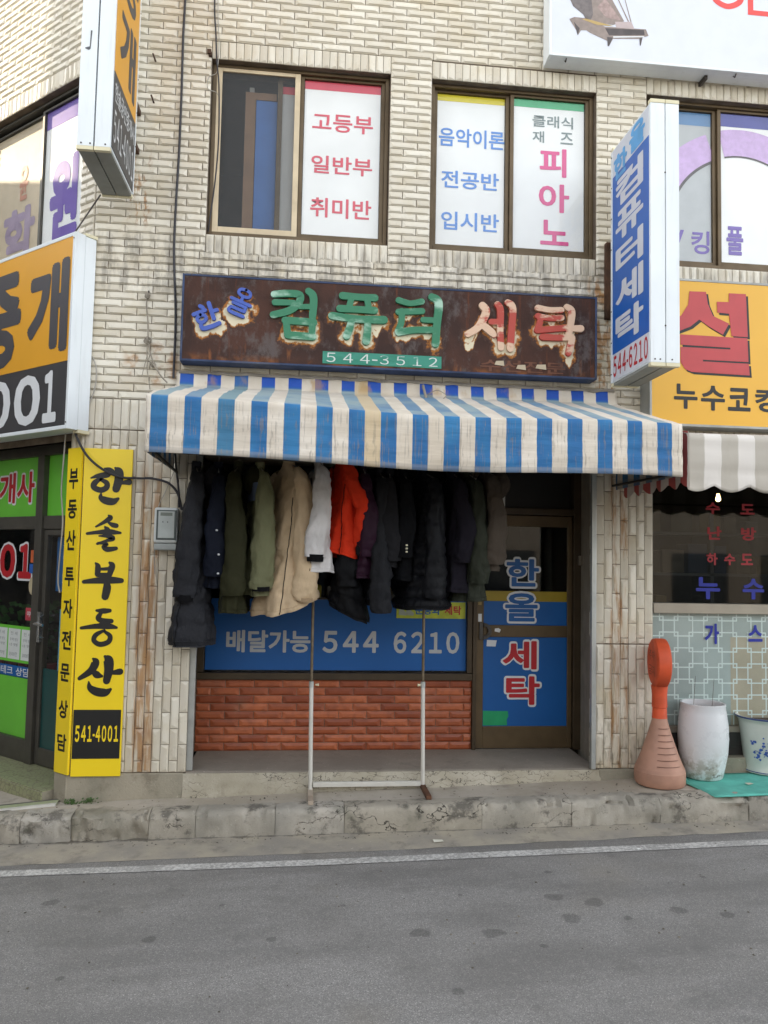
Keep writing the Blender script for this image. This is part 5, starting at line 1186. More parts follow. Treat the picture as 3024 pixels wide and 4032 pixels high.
def ring(m, c, ax, ay, yaw, n, z, fold, quilt, ph, t, tilt=0.0, wr=0.0):
    out = []
    for i in range(n):
        th = 2 * math.pi * i / n; cx, sy_ = math.cos(th), math.sin(th)
        r = 1 + fold * (.55 * math.sin(3 * th + ph + 1.5 * t) + .40 * math.sin(6 * th - ph * 1.7 + 2.5 * t) + .30 * math.sin(11 * th + ph * 2.3 + 1.5 * t) + .8 * mnoise.noise(Vector((cx * 2 + ph, sy_ * 2, z * 4)))) * (1.25 - .75 * t)
        e = .78
        lx = ax * r * (abs(cx) ** e) * (1 if cx >= 0 else -1); ly = ay * (1 + .3 * (r - 1)) * (abs(sy_) ** e) * (1 if sy_ >= 0 else -1)
        k = (quilt if quilt else 0) + (wrk(lx, ly, z, ph, wr) if wr else 0)
        if k: lx += k * (1 if cx > 0 else -1) * min(1, abs(cx) * 2); ly += k * (1 if sy_ > 0 else -1) * min(1, abs(sy_) * 2)
        zz = z + tilt * (1 - t) ** 2 * lx + (.012 * mnoise.noise(Vector((cx * 1.5, sy_ * 1.5, ph))) * (1 - t))
        out.append((c[0] + lx * math.cos(yaw) - ly * math.sin(yaw), c[1] + lx * math.sin(yaw) + ly * math.cos(yaw), zz))
    return out
def loft(m, rings, cap=True):
    n = len(rings[0]); pts = [p for r in rings for p in r]
    F = [(i * n + t, i * n + (t + 1) % n, (i + 1) * n + (t + 1) % n, (i + 1) * n + t) for i in range(len(rings) - 1) for t in range(n)]
    if cap: F += [tuple(range((len(rings) - 1) * n, len(rings) * n))]
    m.add(pts, F)
M_HOOK = mat('wire_hanger', '#8d8a84', .35, .8)
def jacket(name, label, x, zb, mm, yaw=8, ax=.085, ay=.215, zs=2.55, send=1.9, quilt=0, qs=.1, fold=.14, hood=None, cuff=None, cuffm=None, cat='jacket', sx=.0, lean=0.0, y0=RY, srad=.073, hem=1.0, extra=None, collar=True, yoke=None, tilt=0.0, wr=1.0):
    zs += .10; ph = x * 7.3 + zb; yw = R(yaw); rt = root(name, label, cat, (x, y0, zb), 'jackets hanging from the rail')
    n = 64; NR = 70; rings = []
    q_ = lambda z: (quilt * (abs(math.sin(math.pi * (z - zb) / qs)) ** .6 - .5) if quilt else 0)
    for k in range(NR):
        t = k / (NR - 1); z = zb + t * (zs - .06 - zb)
        fa = ax * (hem * 1.16 + (.25 - hem * 1.16) * t ** .9); fb = ay * (1.08 - .14 * t)
        w = .012 * mnoise.noise(Vector((z * 3, ph, 1)))
        cx = x + lean * (1 - t) + w
        if k == 0:
            rings.append(ring(None, (cx, y0), fa * .90, fb * .94, yw, n, z + .03, fold, 0, ph, t, tilt, wr))
            rings.append(ring(None, (cx, y0), fa * .985, fb * .99, yw, n, z - .002, fold, 0, ph, t, tilt, wr))
        rings.append(ring(None, (cx, y0), fa, fb, yw, n, z + .004, fold, q_(z), ph, t, tilt, wr))
    for k, (dz, fa, fb) in enumerate(((-.035, .26, .86), (-.01, .26, .68), (.012, .26, .46), (.03, .26, .32), (.055, .26, .24), (.075, .26, .2))):
        rings.append(ring(None, (x, y0), ax * fa, ay * fb, yw, n, zs + dz, fold * .3, 0, ph, 1))
    m = MB(); loft(m, rings); bo = m.build('body', mm, rt, smooth=True, ang=70)
    dk = cloth(mm.name + '_seam', '#15161a', .6)
    ctr = Vector((x, y0, 0))
    def along(i, k0, k1, out=.003): return [tuple(Vector(rings[k][i % n]) + (Vector(rings[k][i % n]) - ctr).to_2d().normalized().to_3d() * out) for k in range(k0, k1)]
    m = MB(); m.tube(along(int(n * .66), 2, 60), .0035, 6); m.build('zip', dk, rt)
    m = MB(); hp = [tuple(Vector(rings[4][i % n]) + (Vector(rings[4][i % n]) - ctr).to_2d().normalized().to_3d() * .0015) for i in range(n + 1)]; m.tube(hp, .0035, 6); m.build('hem_seam', mm, rt, smooth=True)
    pk = [tuple(Vector(rings[24 + j][int(n * (.80 + .012 * j)) % n]) + (Vector(rings[24 + j][int(n * (.80 + .012 * j)) % n]) - ctr).to_2d().normalized().to_3d() * .002) for j in range(8)]; m = MB(); m.tube(pk, .003, 6); m.build('pocket_seam', dk, rt)
    for sgn in (-1, 1):
        ox, oy = -sgn * math.sin(yw) * 0, 0
        L = lambda lx, ly, z: (x + lx * math.cos(yw) - ly * math.sin(yw), y0 + lx * math.sin(yw) + ly * math.cos(yw), z)
        e = send + (0 if sgn < 0 else .03)
        path = [L(0, sgn * ay * .62, zs - .015), L(0, sgn * ay * .88, zs - .06), L(sx * .25, sgn * (ay * .96 + .02), zs - .19), L(sx * .9 + .018 * math.sin(ph * 5), sgn * (ay + .045), (zs + e) / 2 - .03), L(sx, sgn * (ay + .030), e + .10), L(sx * 1.05, sgn * (ay + .022), e)]
        P_ = crom(path, 14); rg_ = []; sm = MB()
        for i, p in enumerate(P_):
            t = i / (len(P_) - 1); rad = srad * (.42 + .70 * min(1, t * 1.25) - .18 * max(0, t - .75) / .25)
            rg_.append([]); d = (P_[min(i + 1, len(P_) - 1)] - P_[max(0, i - 1)]).normalized(); ee = Vector((math.cos(yw), math.sin(yw), 0)); ee = (ee - d * ee.dot(d)).normalized(); gg = d.cross(ee)
            ql = quilt * .8 * (abs(math.sin(math.pi * (p.z - zb) / qs)) ** .6 - .5) if quilt else 0
            for k in range(32):
                th = 2 * math.pi * k / 32; r2 = rad * (1 + .20 * mnoise.noise(Vector((math.cos(th) * 1.5 + ph, math.sin(th) * 1.5, p.z * 7))) + .12 * mnoise.noise(Vector((math.cos(th) * 3 + ph, math.sin(th) * 3, p.z * 22))) + .03 * math.sin(p.z * 34 + 2 * th + ph)) + ql + wrk(math.cos(th) * .07 + x, math.sin(th) * .07, p.z, ph + sgn, .9 * wr)
                q = p + (ee * math.cos(th) * 1.0 + gg * math.sin(th) * .72) * r2; rg_[-1].append(tuple(q))
        loft(sm, rg_, False); sm.f.append(tuple(range(len(sm.v) - 32, len(sm.v))))
        so_ = sm.build('sleeve', mm, rt, smooth=True, ang=70)
        if cuff:
            cm = MB(); p = P_[-1]; d_ = (P_[-1] - P_[-2]).normalized()
            cm.tube([tuple(p - d_ * .02), tuple(p + d_ * cuff)], [srad * .86, srad * .80], 18); cm.build('cuff', cuffm, rt, smooth=True)
    if collar:
        m = MB(); cr = []
        for dz, r in ((-.01, .04), (.03, .045), (.06, .047), (.065, .04)): cr.append(ring(None, (x, y0), r * .8, r * 1.15, yw, 20, zs + .03 + dz, .1, 0, ph, .5))
        loft(m, cr, False); m.build('collar', mm, rt, smooth=True)
    if hood:
        m = MB(); cr = []
        for q in range(9):
            t = q / 8; rr_ = .12 * math.sin(math.pi * (.12 + .8 * t)); cr.append(ring(None, (x + .10 * math.cos(yw) + .03, y0 + .02), rr_ * .75, rr_ * 1.1, yw, 18, zs - .17 + .24 * t, .16, 0, ph, .2))
        loft(m, cr); m.build('hood', mm, rt, smooth=True)
    if yoke:
        m = MB(); cr = [ring(None, (x, y0), ax * .80 + .004, ay + .012, yw, n, zs - .22 + .02 * q, fold * .6, 0, ph, .9) for q in range(8)]; loft(m, cr, False); m.build('shoulder_yoke', yoke, rt, smooth=True)
    m = MB(); m.tube([(x, y0, zs + .05), (x, y0, 2.81), (x + .012, y0 - .012, 2.845), (x, y0 + .005, 2.855)], .003, 6, 4); m.tube([(x + .16 * math.sin(yw), y0 - .16 * math.cos(yw), zs + .0), (x, y0, zs + .06), (x - .16 * math.sin(yw), y0 + .16 * math.cos(yw), zs + .0)], .005, 6); m.build('hanger', M_HOOK, rt)
    if extra: extra(rt, L)
    return rt
BLKC = cloth('black_cuff_knit', '#17171a', .8); K = lambda n_, c, **k: cloth(n_, c, **k)
def buttons(col, pts):
    def fn(rt, L):
        for lx, ly, z in pts:
            p = L(lx, ly, z); m = MB(); m.lathe([(0, -.008), (.008, -.006), (.010, 0), (.008, .006), (0, .008)], p, 10, False); m.build('button', mat('button_' + col.strip('#'), col, .3, .6), rt, smooth=True)
    return fn
def patch(nm, mm, boxes):
    def fn(rt, L):
        for (lx0, lx1, ly, z0, z1) in boxes:
            m = MB(); m.add([L(lx0, ly, z0), L(lx1, ly, z0), L(lx1, ly, z1), L(lx0, ly, z1), L(lx0, ly + .02, z0), L(lx1, ly + .02, z0), L(lx1, ly + .02, z1), L(lx0, ly + .02, z1)], [(3, 2, 1, 0)[::-1], (4, 5, 6, 7)[::-1], (0, 1, 5, 4), (1, 2, 6, 5), (2, 3, 7, 6), (3, 0, 4, 7)]); m.build(nm, mm, rt, bevel=.004)
    return fn
jacket('long_puffer_coat', 'long charcoal padded coat hanging at the left end beside the electricity meter', -.83, 1.33, K('charcoal_nylon', '#36373c', rough=.6, bump=.4), 12, .135, .20, 2.55, 1.70, .016, .155, .12, hood=1, cuff=.03, cuffm=BLKC, cat='coat', sx=-.065, hem=1.05, srad=.078)
jacket('navy_jacket', 'dark navy jacket with white snaps second from the left', -.655, 1.77, K('navy_cotton', '#1d2230'), 6, .072, .20, 2.55, 1.86, fold=.16, sx=.0, extra=buttons('#c9ccd0', [(.02, -.31, 2.02), (.02, -.31, 1.88), (.0, -.31, 2.2)]))
jacket('olive_parka', 'dark olive parka hanging beside the light green jacket', -.50, 1.58, K('dark_olive_cotton', '#3c3c28'), -6, .088, .215, 2.56, 1.72, fold=.16, sx=.03, hood=1, srad=.08)
jacket('green_ski_jacket', 'light olive green ski jacket with grey blue shoulders', -.335, 1.715, K('light_olive_nylon', '#6c6d52', bump=.3), 14, .09, .21, 2.56, 1.77, fold=.16, sx=-.01, srad=.082, yoke=K('grey_blue_nylon', '#5c6a80'), cuff=.015, cuffm=BLKC)
jacket('beige_parka', 'wide beige parka with a flap pocket, widest coat on the rail', -.11, 1.63, K('beige_cotton', '#c4ad8e', bump=.45, bs=9), 30, .165, .215, 2.60, 1.69, fold=.13, sx=.035, hem=1.22, srad=.092, tilt=.35, wr=1.2, cuff=.012, cuffm=K('beige_rib', '#a28c70'))
jacket('white_jacket', 'short off white jacket with black cuffs next to the beige parka', .125, 1.90, K('offwhite_nylon', '#cfcccb', bump=.4, bs=12), 10, .098, .20, 2.62, 2.02, fold=.12, sx=-.05, srad=.078, y0=RY - .05, cuff=.035, cuffm=BLKC)
jacket('red_jacket', 'bright orange red jacket with dark cuffs, only red one', .31, 2.03, K('orange_red_nylon', '#d2371c', bump=.35, bs=10), 16, .125, .21, 2.66, 2.10, fold=.12, sx=.11, srad=.078, tilt=-.3, cuff=.055, cuffm=K('dark_rib', '#25262b'), hem=.95)
jacket('purple_quilted_jacket', 'thin dark purple quilted jacket right of the red jacket', .475, 1.86, K('plum_nylon', '#3a2033', rough=.5), 4, .075, .20, 2.58, 2.03, .010, .075, .10, sx=.02, srad=.062)
jacket('black_down_jacket', 'black down jacket hanging low behind the red jacket', .41, 1.57, K('black_nylon', '#17181b', rough=.55, bump=.4), -10, .13, .20, 2.50, 1.80, .014, .14, .12, y0=RY + .10, tilt=-.5)
jacket('grey_down_coat', 'dark grey down coat with a long hanging sleeve below the black jacket', .61, 1.70, K('graphite_nylon', '#2a2b2f', rough=.6, bump=.4), 6, .075, .19, 2.55, 1.60, .014, .15, .12, cat='coat', sx=-.01, srad=.072)
jacket('charcoal_wool_coat', 'charcoal wool coat with a plain sleeve in the middle of the rail', .695, 1.95, K('charcoal_wool', '#2c2c2f', rough=.9), -4, .065, .20, 2.55, 2.0, fold=.10, cat='coat', sx=.02, srad=.066)
jacket('black_blazer', 'black blazer with three pale sleeve buttons', .80, 1.85, K('black_wool', '#151619', rough=.9), 4, .07, .20, 2.55, 2.03, fold=.09, cat='blazer', sx=-.02, srad=.068, extra=buttons('#cfc9b0', [(-.02, -.315, 2.12), (-.02, -.315, 2.095), (-.02, -.315, 2.07)]))
jacket('black_quilted_coat', 'broad black quilted coat with stitched bands right of the blazer', .965, 1.625, K('black_quilt', '#1e1f23', rough=.5, bump=.3), 24, .145, .21, 2.56, 1.72, .015, .085, .08, cat='coat', sx=-.03, hem=1.1, srad=.08)
jacket('violet_wool_coat', 'dark violet grey wool coat with a straight sleeve', 1.205, 1.765, K('violet_wool', '#28252e', rough=.9), 8, .085, .21, 2.56, 2.0, fold=.10, cat='coat', sx=.03, srad=.072)
jacket('grey_green_parka', 'grey green parka hem hanging near the door', 1.33, 1.695, K('grey_green_nylon', '#3a3e33', rough=.6, bump=.4), 14, .10, .20, 2.56, 1.84, fold=.16, sx=.0, hem=1.1)
jacket('taupe_jacket', 'short taupe jacket at the right end of the rail', 1.47, 1.94, K('taupe_cotton', '#4a423a', bump=.35), 10, .085, .205, 2.60, 1.99, fold=.13, sx=.0, srad=.075, hood=1)

# ------------------------------------------------------------------ electricity meter
mt = root('electricity_meter', 'grey electricity meter with a window on the pillar tiles', 'meter', (-1.03, -.1, 2.05))
M_MT = mat('meter_plastic', '#c6cac8', .4, var=.05)
m = MB(); m.box(-1.125, -.945, -.125, -.02, 2.10, 2.375); m.build('case', M_MT, mt, bevel=.018)
m = MB(); m.box(-1.122, -.948, -.118, -.02, 2.045, 2.098); m.build('terminal_cover', mat('meter_plastic_dull', '#9a9e9b', .5), mt, bevel=.012)
m = MB(); m.box(-1.105, -.955, -.131, -.124, 2.125, 2.355); m.build('window_bezel', mat('dark_bezel', '#3f4a4a', .3), mt, bevel=.004)
m = MB(); m.box(-1.09, -.97, -.1335, -.1305, 2.14, 2.345); m.build('face_plate', mat('meter_face', '#aeb5b2', .4), mt)
m = MB(); m.box(-1.075, -.985, -.135, -.1332, 2.31, 2.335); m.build('display', mat('lcd', '#6d776f', .3), mt)
for x in (-1.055, -1.02): m = MB(); m.lathe([(.0, 0), (.005, .0)], (x, -.134, 2.26), 10, False); m.box(x - .004, x + .004, -.135, -.1332, 2.258, 2.266); m.build('indicator', M_CHAR, mt)
m = MB()
for k in range(12): m.box(-1.115 + k * .014, -1.109 + k * .014, -.1195, -.117, 2.055, 2.085)
m.build('vent_ribs', mat('meter_plastic_dull', ''), mt)

# ------------------------------------------------------------------ cables, ropes, hooks
def cable(label, pts, r, mm, nm='cable', n=8):
    rt = root(nm, label, nm.split('_')[-1], pts[-1]); m = MB(); m.tube(pts, r, 8, n); m.build('strand', mm, rt, smooth=True); return rt
M_CB = mat('black_cable', '#252329', .5); M_CBW = mat('grey_cable', '#a29d94', .6); M_ROPE = mat('frayed_rope', '#8f877a', .95, var=.2)
cable('thick dark cable running down the tiled wall left of the window', [(-1.05, -.03, 7.3), (-1.054, -.032, 6.53), (-1.059, -.03, 6.2), (-1.055, -.032, 5.75), (-1.057, -.03, 5.24), (-1.066, -.032, 4.80), (-1.066, -.03, 4.41), (-1.035, -.03, 3.9), (-1.031, -.05, 3.40)], .0095, M_CB)
cable('thin dark wires drooping past the left upper window', [(-.82, -.03, 7.3), (-.818, -.03, 6.54), (-.80, -.03, 6.28), (-.785, -.03, 6.05), (-.762, -.01, 5.83), (-.752, .0, 5.4), (-.768, .0, 5.05), (-.80, .0, 4.72), (-.812, .02, 4.63)], .006, M_CB)
cable('thin grey wire beside the left upper window', [(-.80, -.03, 7.3), (-.79, -.03, 6.5), (-.77, -.03, 6.2), (-.775, -.02, 6.02), (-.79, .0, 5.95), (-.845, -.02, 5.9), (-.845, -.02, 5.8), (-.76, .02, 5.75), (-.755, .02, 5.3)], .003, M_CBW)
cable('black cable hanging across the yellow corner board', [(-1.76, -.02, 3.0), (-1.744, -.08, 2.923), (-1.659, -.08, 2.768), (-1.541, -.08, 2.664), (-1.405, -.07, 2.605), (-1.271, -.06, 2.60), (-1.156, -.06, 2.60), (-1.04, -.06, 2.57), (-.965, -.05, 2.49), (-.93, -.04, 2.36)], .0095, M_CB)
cable('black cable dropping from the awning to the meter', [(-1.0, -.05, 2.9), (-.985, -.05, 2.7), (-.955, -.06, 2.5), (-.95, -.05, 2.38)], .008, M_CB)
cable('pale cable down the left edge of the yellow corner board', [tuple(CH.p(-.19, -.05, 2.95)), tuple(CH.p(-.20, -.05, 2.75)), tuple(CH.p(-.21, -.05, 2.5)), tuple(CH.p(-.165, -.055, 2.25)), tuple(CH.p(-.19, -.05, 2.0)), tuple(CH.p(-.20, -.05, 1.8)), tuple(CH.p(-.17, -.05, 1.7))], .006, M_CBW)
cable('loose pale cable beside the orange box sign', [(-1.66, -.03, 3.55), (-1.625, -.03, 3.45), (-1.63, -.03, 3.3), (-1.675, -.03, 3.15)], .005, M_CBW)
cable('pale wire hanging down from the meter', [(-1.0, -.05, 2.66), (-1.06, -.05, 2.5), (-1.11, -.04, 2.38), (-1.13, -.03, 2.2), (-1.13, -.03, 2.0), (-1.12, -.03, 1.86)], .0035, M_CBW)
rp = root('rope', 'knotted frayed rope tying the awning to a wall hook', 'rope', (-1.235, -.05, 3.68))
m = MB(); m.tube([(-1.255, -.03, 4.06), (-1.262, -.04, 3.98), (-1.245, -.045, 3.85), (-1.235, -.05, 3.70), (-1.20, -.07, 3.55), (-1.13, -.10, 3.42), (-1.06, -.16, 3.34)], .006, 7, 6); m.tube([(-1.24, -.05, 3.69), (-1.235, -.06, 3.55), (-1.19, -.08, 3.5), (-1.10, -.12, 3.38)], .005, 7, 6); m.tube([(-1.215, -.06, 3.58), (-1.235, -.06, 3.48), (-1.215, -.07, 3.38), (-1.205, -.06, 3.30)], .004, 7, 6); m.tube([(-1.23, -.06, 3.6), (-1.26, -.06, 3.46), (-1.27, -.06, 3.40)], .003, 6, 5); m.build('strand', M_ROPE, rp, smooth=True)
for (kx, kz, kr) in ((-1.24, 3.69, .028), (-1.255, 4.05, .020), (-1.19, 3.50, .018)):
    m = MB()
    for q in range(7):
        a = random.uniform(0, 6.28); m.tube([(kx + kr * math.cos(a + t_ * .9) * (.5 + .5 * math.sin(t_ + q)), -.055 + kr * .5 * math.sin(t_ * 1.3 + q), kz + kr * math.sin(a + t_ * .9)) for t_ in range(7)], .005, 6, 4)
    m.build('knot', M_ROPE, rp, smooth=True)
m = MB(); m.tube([(-1.245, .0, 4.07), (-1.245, -.05, 4.07), (-1.245, -.055, 4.09)], .006, 8); m.build('wall_hook', M_SCREW, rp)
rp2 = root('rope', 'short frayed rope stub hanging at the middle of the awning top', 'rope', (1.0, -.1, 3.3))
m = MB(); m.tube([(.955, -.06, 3.43), (.965, -.09, 3.37), (.975, -.12, 3.31)], .011, 8, 5); m.tube([(.99, -.07, 3.35), (1.06, -.12, 3.38), (1.13, -.14, 3.34), (1.10, -.15, 3.30)], .0035, 6, 6); m.build('strand', M_ROPE, rp2, smooth=True)
for i, (x, z, lb) in enumerate(((-1.27, 5.994, 'upper rusty bolt stub in the tiles left of the window'), (-1.271, 5.648, 'lower rusty bolt stub in the tiles left of the window'))):
    h_ = root('bolt', lb, 'bolt', (x, -.02, z)); m = MB(); m.tube([(x, .0, z), (x - .004, -.045, z + .008), (x - .018, -.05, z + .045)], .007, 8); m.build('shank', mat('rusty_steel', ''), h_)
hk = root('wall_bracket', 'small rusty bracket at the top left corner of the upper window', 'bracket', (-.84, -.03, 6.09)); m = MB(); m.box(-.85, -.825, -.04, .0, 6.075, 6.105); m.box(-.86, -.83, -.05, -.035, 6.085, 6.12); m.build('plate', mat('rusty_steel', ''), hk)

# ------------------------------------------------------------------ no-parking stand, pots, mat
def gz(x, y=0): return zr(x) + .188
cx, cy = 2.90, -.19; cz = gz(cx)
st = root('parking_stand', 'terracotta plastic cone stand with an orange round head on the pavement', 'sign stand', (cx, cy, cz))
M_TER = mat('faded_terracotta_plastic', '#b08570', .6, var=.12, dirt=.5, dirtcol='#7a5a4a'); M_OR = mat('orange_plastic', '#d2532c', .55, var=.12, dirt=.45, dirtcol='#8a4a36')
prof_ = [(.185, 0), (.195, .02), (.197, .07), (.196, .105), (.192, .112), (.190, .128), (.186, .135), (.172, .165), (.156, .205), (.155, .207), (.139, .250), (.138, .252), (.122, .30), (.121, .302), (.105, .35), (.104, .352), (.088, .40), (.087, .402), (.072, .455), (.060, .50), (.056, .52)]
m = MB(); m.lathe(prof_, (cx, cy, cz + .004), 40); m.build('base', M_TER, st, smooth=True, ang=25)
m = MB()
for k in range(7):
    z = .17 + k * .046; ra = .186 - (z - .135) * .338 + .0035
    arc_ = [(cx + ra * math.cos(R(-90 + q)), cy + ra * math.sin(R(-90 + q)), cz + z) for q in range(-32, 33, 8)]
    m.tube(arc_, .0025, 5)
m.build('groove', mat('terracotta_shadow_line', '#7d5a4c', .6), st)
m = MB(); m.lathe([(.060, .518), (.058, .53), (.055, .60), (.060, .605), (.058, .70), (.063, .75), (.066, .775)], (cx, cy, cz), 28); m.build('stem', M_OR, st, smooth=True, ang=30)
HD = Frame((cx, cy, 0), (-.206, -.977, 0), (.977, -.206, 0))   # head, disc faces to the left
m = MB(HD); n_ = 36; dz = cz + .955; pr = [(0, -.058), (.150, -.058), (.172, -.056), (.190, -.045), (.194, -.02), (.194, .02), (.190, .045), (.172, .056), (.150, .058), (0, .058)]
pts = [(r * math.cos(2 * math.pi * t / n_), b, dz + r * math.sin(2 * math.pi * t / n_)) for r, b in pr for t in range(n_)]
F = [(i * n_ + t, i * n_ + (t + 1) % n_, (i + 1) * n_ + (t + 1) % n_, (i + 1) * n_ + t) for i in range(len(pr) - 1) for t in range(n_)]
m.add(pts, F); m.build('head', M_OR, st, smooth=True, ang=35)
C_FADE = mat('faded_stencil', '#8a3a22', .6, var=.3, ns=30); text(st, '주차', -.09, .09, dz + .02, dz + .10, -.0595, HD, C_FADE, .0); text(st, '금지', -.09, .09, dz - .10, dz - .02, -.0595, HD, C_FADE, .0)
# white barrel planter
px, py = 3.315, -.10; pz_ = gz(px) + .008
p1 = root('planter', 'tall white glazed barrel planter with dirt stains and bare twigs', 'planter', (px, py, pz_))
t = NT('stained_white_glaze', .28); low = t.ramp(t.z, .30, .62, 1, 0); nn = t.noise(9, 6, .7)
c = t.mix(t.noise(2, 3), lin('#d3d4d6'), lin('#dedfe0')); c = t.mix(t.M('MULTIPLY', low, t.ramp(nn, .46, .62, 0, .8)), c, lin('#8d826c')); c = t.mix(t.M('MULTIPLY', t.ramp(t.z, .3, .5, 1, 0), t.ramp(t.noise(16, 5), .56, .66, 0, .9)), c, lin('#5f4f3c')); t.color(c); t.rough(t.ramp(nn, .4, .7, .25, .6))
m = MB(); m.lathe([(.135, 0), (.148, .01), (.165, .08), (.188, .20), (.197, .32), (.194, .42), (.182, .52), (.172, .575), (.176, .585), (.176, .597), (.168, .60), (.158, .595), (.155, .56), (.155, .545)], (px, py, pz_ + .003), 44); m.build('pot', t.m, p1, smooth=True, ang=50)
m = MB(); m.lathe([(.0, .556), (.157, .553)], (px, py, pz_), 24, False); m.build('soil', mat('dry_soil', '#4f4133', .95, var=.3, ns=40, bump=.8, bs=90), p1)
for dx, dy, h in ((.09, .02, .24), (-.06, .04, .26)): m = MB(); m.tube([(px + dx, py + dy, pz_ + .55), (px + dx + .01, py + dy, pz_ + .55 + h * .5), (px + dx + .02, py + dy, pz_ + .55 + h)], [.002, .0012], 6, 4); m.build('twig', mat('bare_twig', '#5a4636', .8), p1)
# blue and white pot
qx, qy = 3.90, -.02; qz = gz(qx) + .008
p2 = root('planter', 'cream ceramic pot with blue painted flowers at the right edge', 'planter', (qx, qy, qz))
m = MB(); m.lathe([(.150, 0), (.160, .006), (.160, .03), (.155, .04), (.163, .10), (.178, .22), (.190, .34), (.198, .40), (.202, .42), (.214, .435), (.226, .445), (.228, .455), (.220, .46), (.205, .452), (.19, .43), (.185, .41)], (qx, qy, qz + .003), 44); m.build('pot', mat('cream_crackle_glaze', '#c9cbc2', .25, var=.05), p2, smooth=True, ang=50)
m = MB(); m.lathe([(.227, .446), (.2295, .450), (.2295, .457), (.226, .460)], (qx, qy, qz + .003), 44, False); m.lathe([(.1605, .012), (.1615, .014), (.1615, .018), (.1605, .02)], (qx, qy, qz + .003), 44, False); m.build('rim_line', mat('cobalt_line', '#3a4a7c', .3), p2, smooth=True)
m = MB(); m.lathe([(.0, .42), (.188, .415)], (qx, qy, qz), 24, False); m.build('soil', mat('dry_soil', ''), p2)
M_COB = mat('cobalt_flower', '#3d5aa8', .35, var=.25, ns=40); m = MB()
for i in range(46):
    fl_ = random.choice([(-150, .24), (-136, .16), (-124, .21), (-116, .28), (-106, .17), (-98, .25), (-87, .2)]); a = R(fl_[0] + random.gauss(0, 5)); h = fl_[1] + random.gauss(0, .025); ra = .155 + (h - .04) * .128 + .004
    s = random.uniform(.006, .013); ctr = Vector((qx + ra * math.cos(a), qy + ra * math.sin(a), qz + h)); tx = Vector((-math.sin(a), math.cos(a), 0)); up = Vector((math.cos(a) * .12, math.sin(a) * .12, 1)).normalized(); o_ = Vector((math.cos(a), math.sin(a), 0)) * (.0003 * (i % 6)); rot_ = random.uniform(0, 3)
    m.add([tuple(ctr + o_ + tx * s * math.cos(rot_ + k * 1.05) * (1.3 if k % 2 else .8) + up * s * math.sin(rot_ + k * 1.05)) for k in range(6)], [tuple(range(6))])
for a0, a1, h0, h1 in ((-150, -124, .18, .22), (-124, -98, .15, .25), (-116, -106, .27, .16)):
    m.tube([(qx + (.16 + (h0 + (h1 - h0) * q / 8) * .128) * math.cos(R(a0 + (a1 - a0) * q / 8)), qy + (.16 + (h0 + (h1 - h0) * q / 8) * .128) * math.sin(R(a0 + (a1 - a0) * q / 8)), qz + h0 + (h1 - h0) * q / 8 + .01 * math.sin(q)) for q in range(9)], .002, 5)
m.build('painted_flowers', M_COB, p2)
mtt = root('floor_mat', 'turquoise rubber mat under the two planters', 'mat', (3.6, -.3, gz(3.6)))
m = MB(); pts = []; F = []; NXm, NYm = 26, 12
for i in range(NXm + 1):
    for k in range(NYm + 1):
        v = k / NYm; x0_ = 3.14 + .03 * v if v < .5 else 3.155 - .015 * (v - .5); x = x0_ + (4.7 - x0_) * i / NXm; y = -.60 - .03 * i / NXm + v * .58 - (.0 if i else .0); y = max(y, -.60 - .07 * (x - 3.1) if False else y)
        pts.append((x - (.10 * v if i == 0 else .10 * v * (1 - i / NXm)), y, gz(x) + .0085 + .003 * mnoise.noise(Vector((x * 5, y * 6, 2)))))
for i in range(NXm):
    for k in range(NYm): a = i * (NYm + 1) + k; F.append((a, a + NYm + 1, a + NYm + 2, a + 1))
m.add(pts, F); mo = m.build('sheet', mat('turquoise_rubber', '#5fb8a8', .7, var=.12, ns=9, dirt=.35, dirtcol='#5a7a70', bump=.4, bs=120), mtt, smooth=True); sd = mo.modifiers.new('thick', 'SOLIDIFY'); sd.thickness = .006

# ------------------------------------------------------------------ litter and weeds
def scrap(label, x, y, z, w, d, rot, col, nm='paper_scrap'):
    rt = root(nm, label, 'litter', (x, y, z)); m = MB(); c, s = math.cos(rot), math.sin(rot)
    P_ = [(-w, -d, 0), (w, -d, .003), (w, d, .001), (-w, d, .006), (0, 0, .005)]
    m.add([(x + a * c - b * s, y + a * s + b * c, z + e_) for a, b, e_ in P_], [(0, 1, 4), (1, 2, 4), (2, 3, 4), (3, 0, 4)]); m.build('sheet', mat('litter_' + col.strip('#'), col, .7), rt)
scrap('small pale card lying in the gutter below the long kerbstone', 1.02, -.70, zr(1.02) + .013, .035, .02, .1, '#d8d4c4')
scrap('tiny white scrap on the turquoise mat', 3.56, -.35, gz(3.56) + .016, .03, .018, .3, '#c7c4b0')
scrap('tiny white scrap on the white road line', 2.35, -1.02, zr(2.35) + .008, .014, .008, .5, '#e0e0dc')
rnd_ = random.Random(3)
gr = MB()
for i in range(420):
    x = rnd_.uniform(-2.3, 4.2); wch_ = rnd_.random()
    if wch_ < .45: y = ky(x) - rnd_.uniform(.0, .12) ** 1.0; z = zr(x) + .012
    elif wch_ < .75: y = ky(x) + rnd_.uniform(.15, .45); z = gz(x) + .002
    else: y = rnd_.uniform(-2.6, -.9); z = zr(x) + .003
    s = rnd_.uniform(.0025, .007); j = lambda: rnd_.uniform(.6, 1.3) * s
    gr.add([(x - j(), y - j(), z), (x + j(), y - j(), z), (x + j(), y + j(), z), (x - j(), y + j(), z), (x, y, z + s)], [(0, 1, 4), (1, 2, 4), (2, 3, 4), (3, 0, 4)])
gr.build('grit', mat('grit', '#6f695e', .9, var=.5, ns=3), label='small stones and grit scattered along the gutter', cat='grit', kind='stuff')
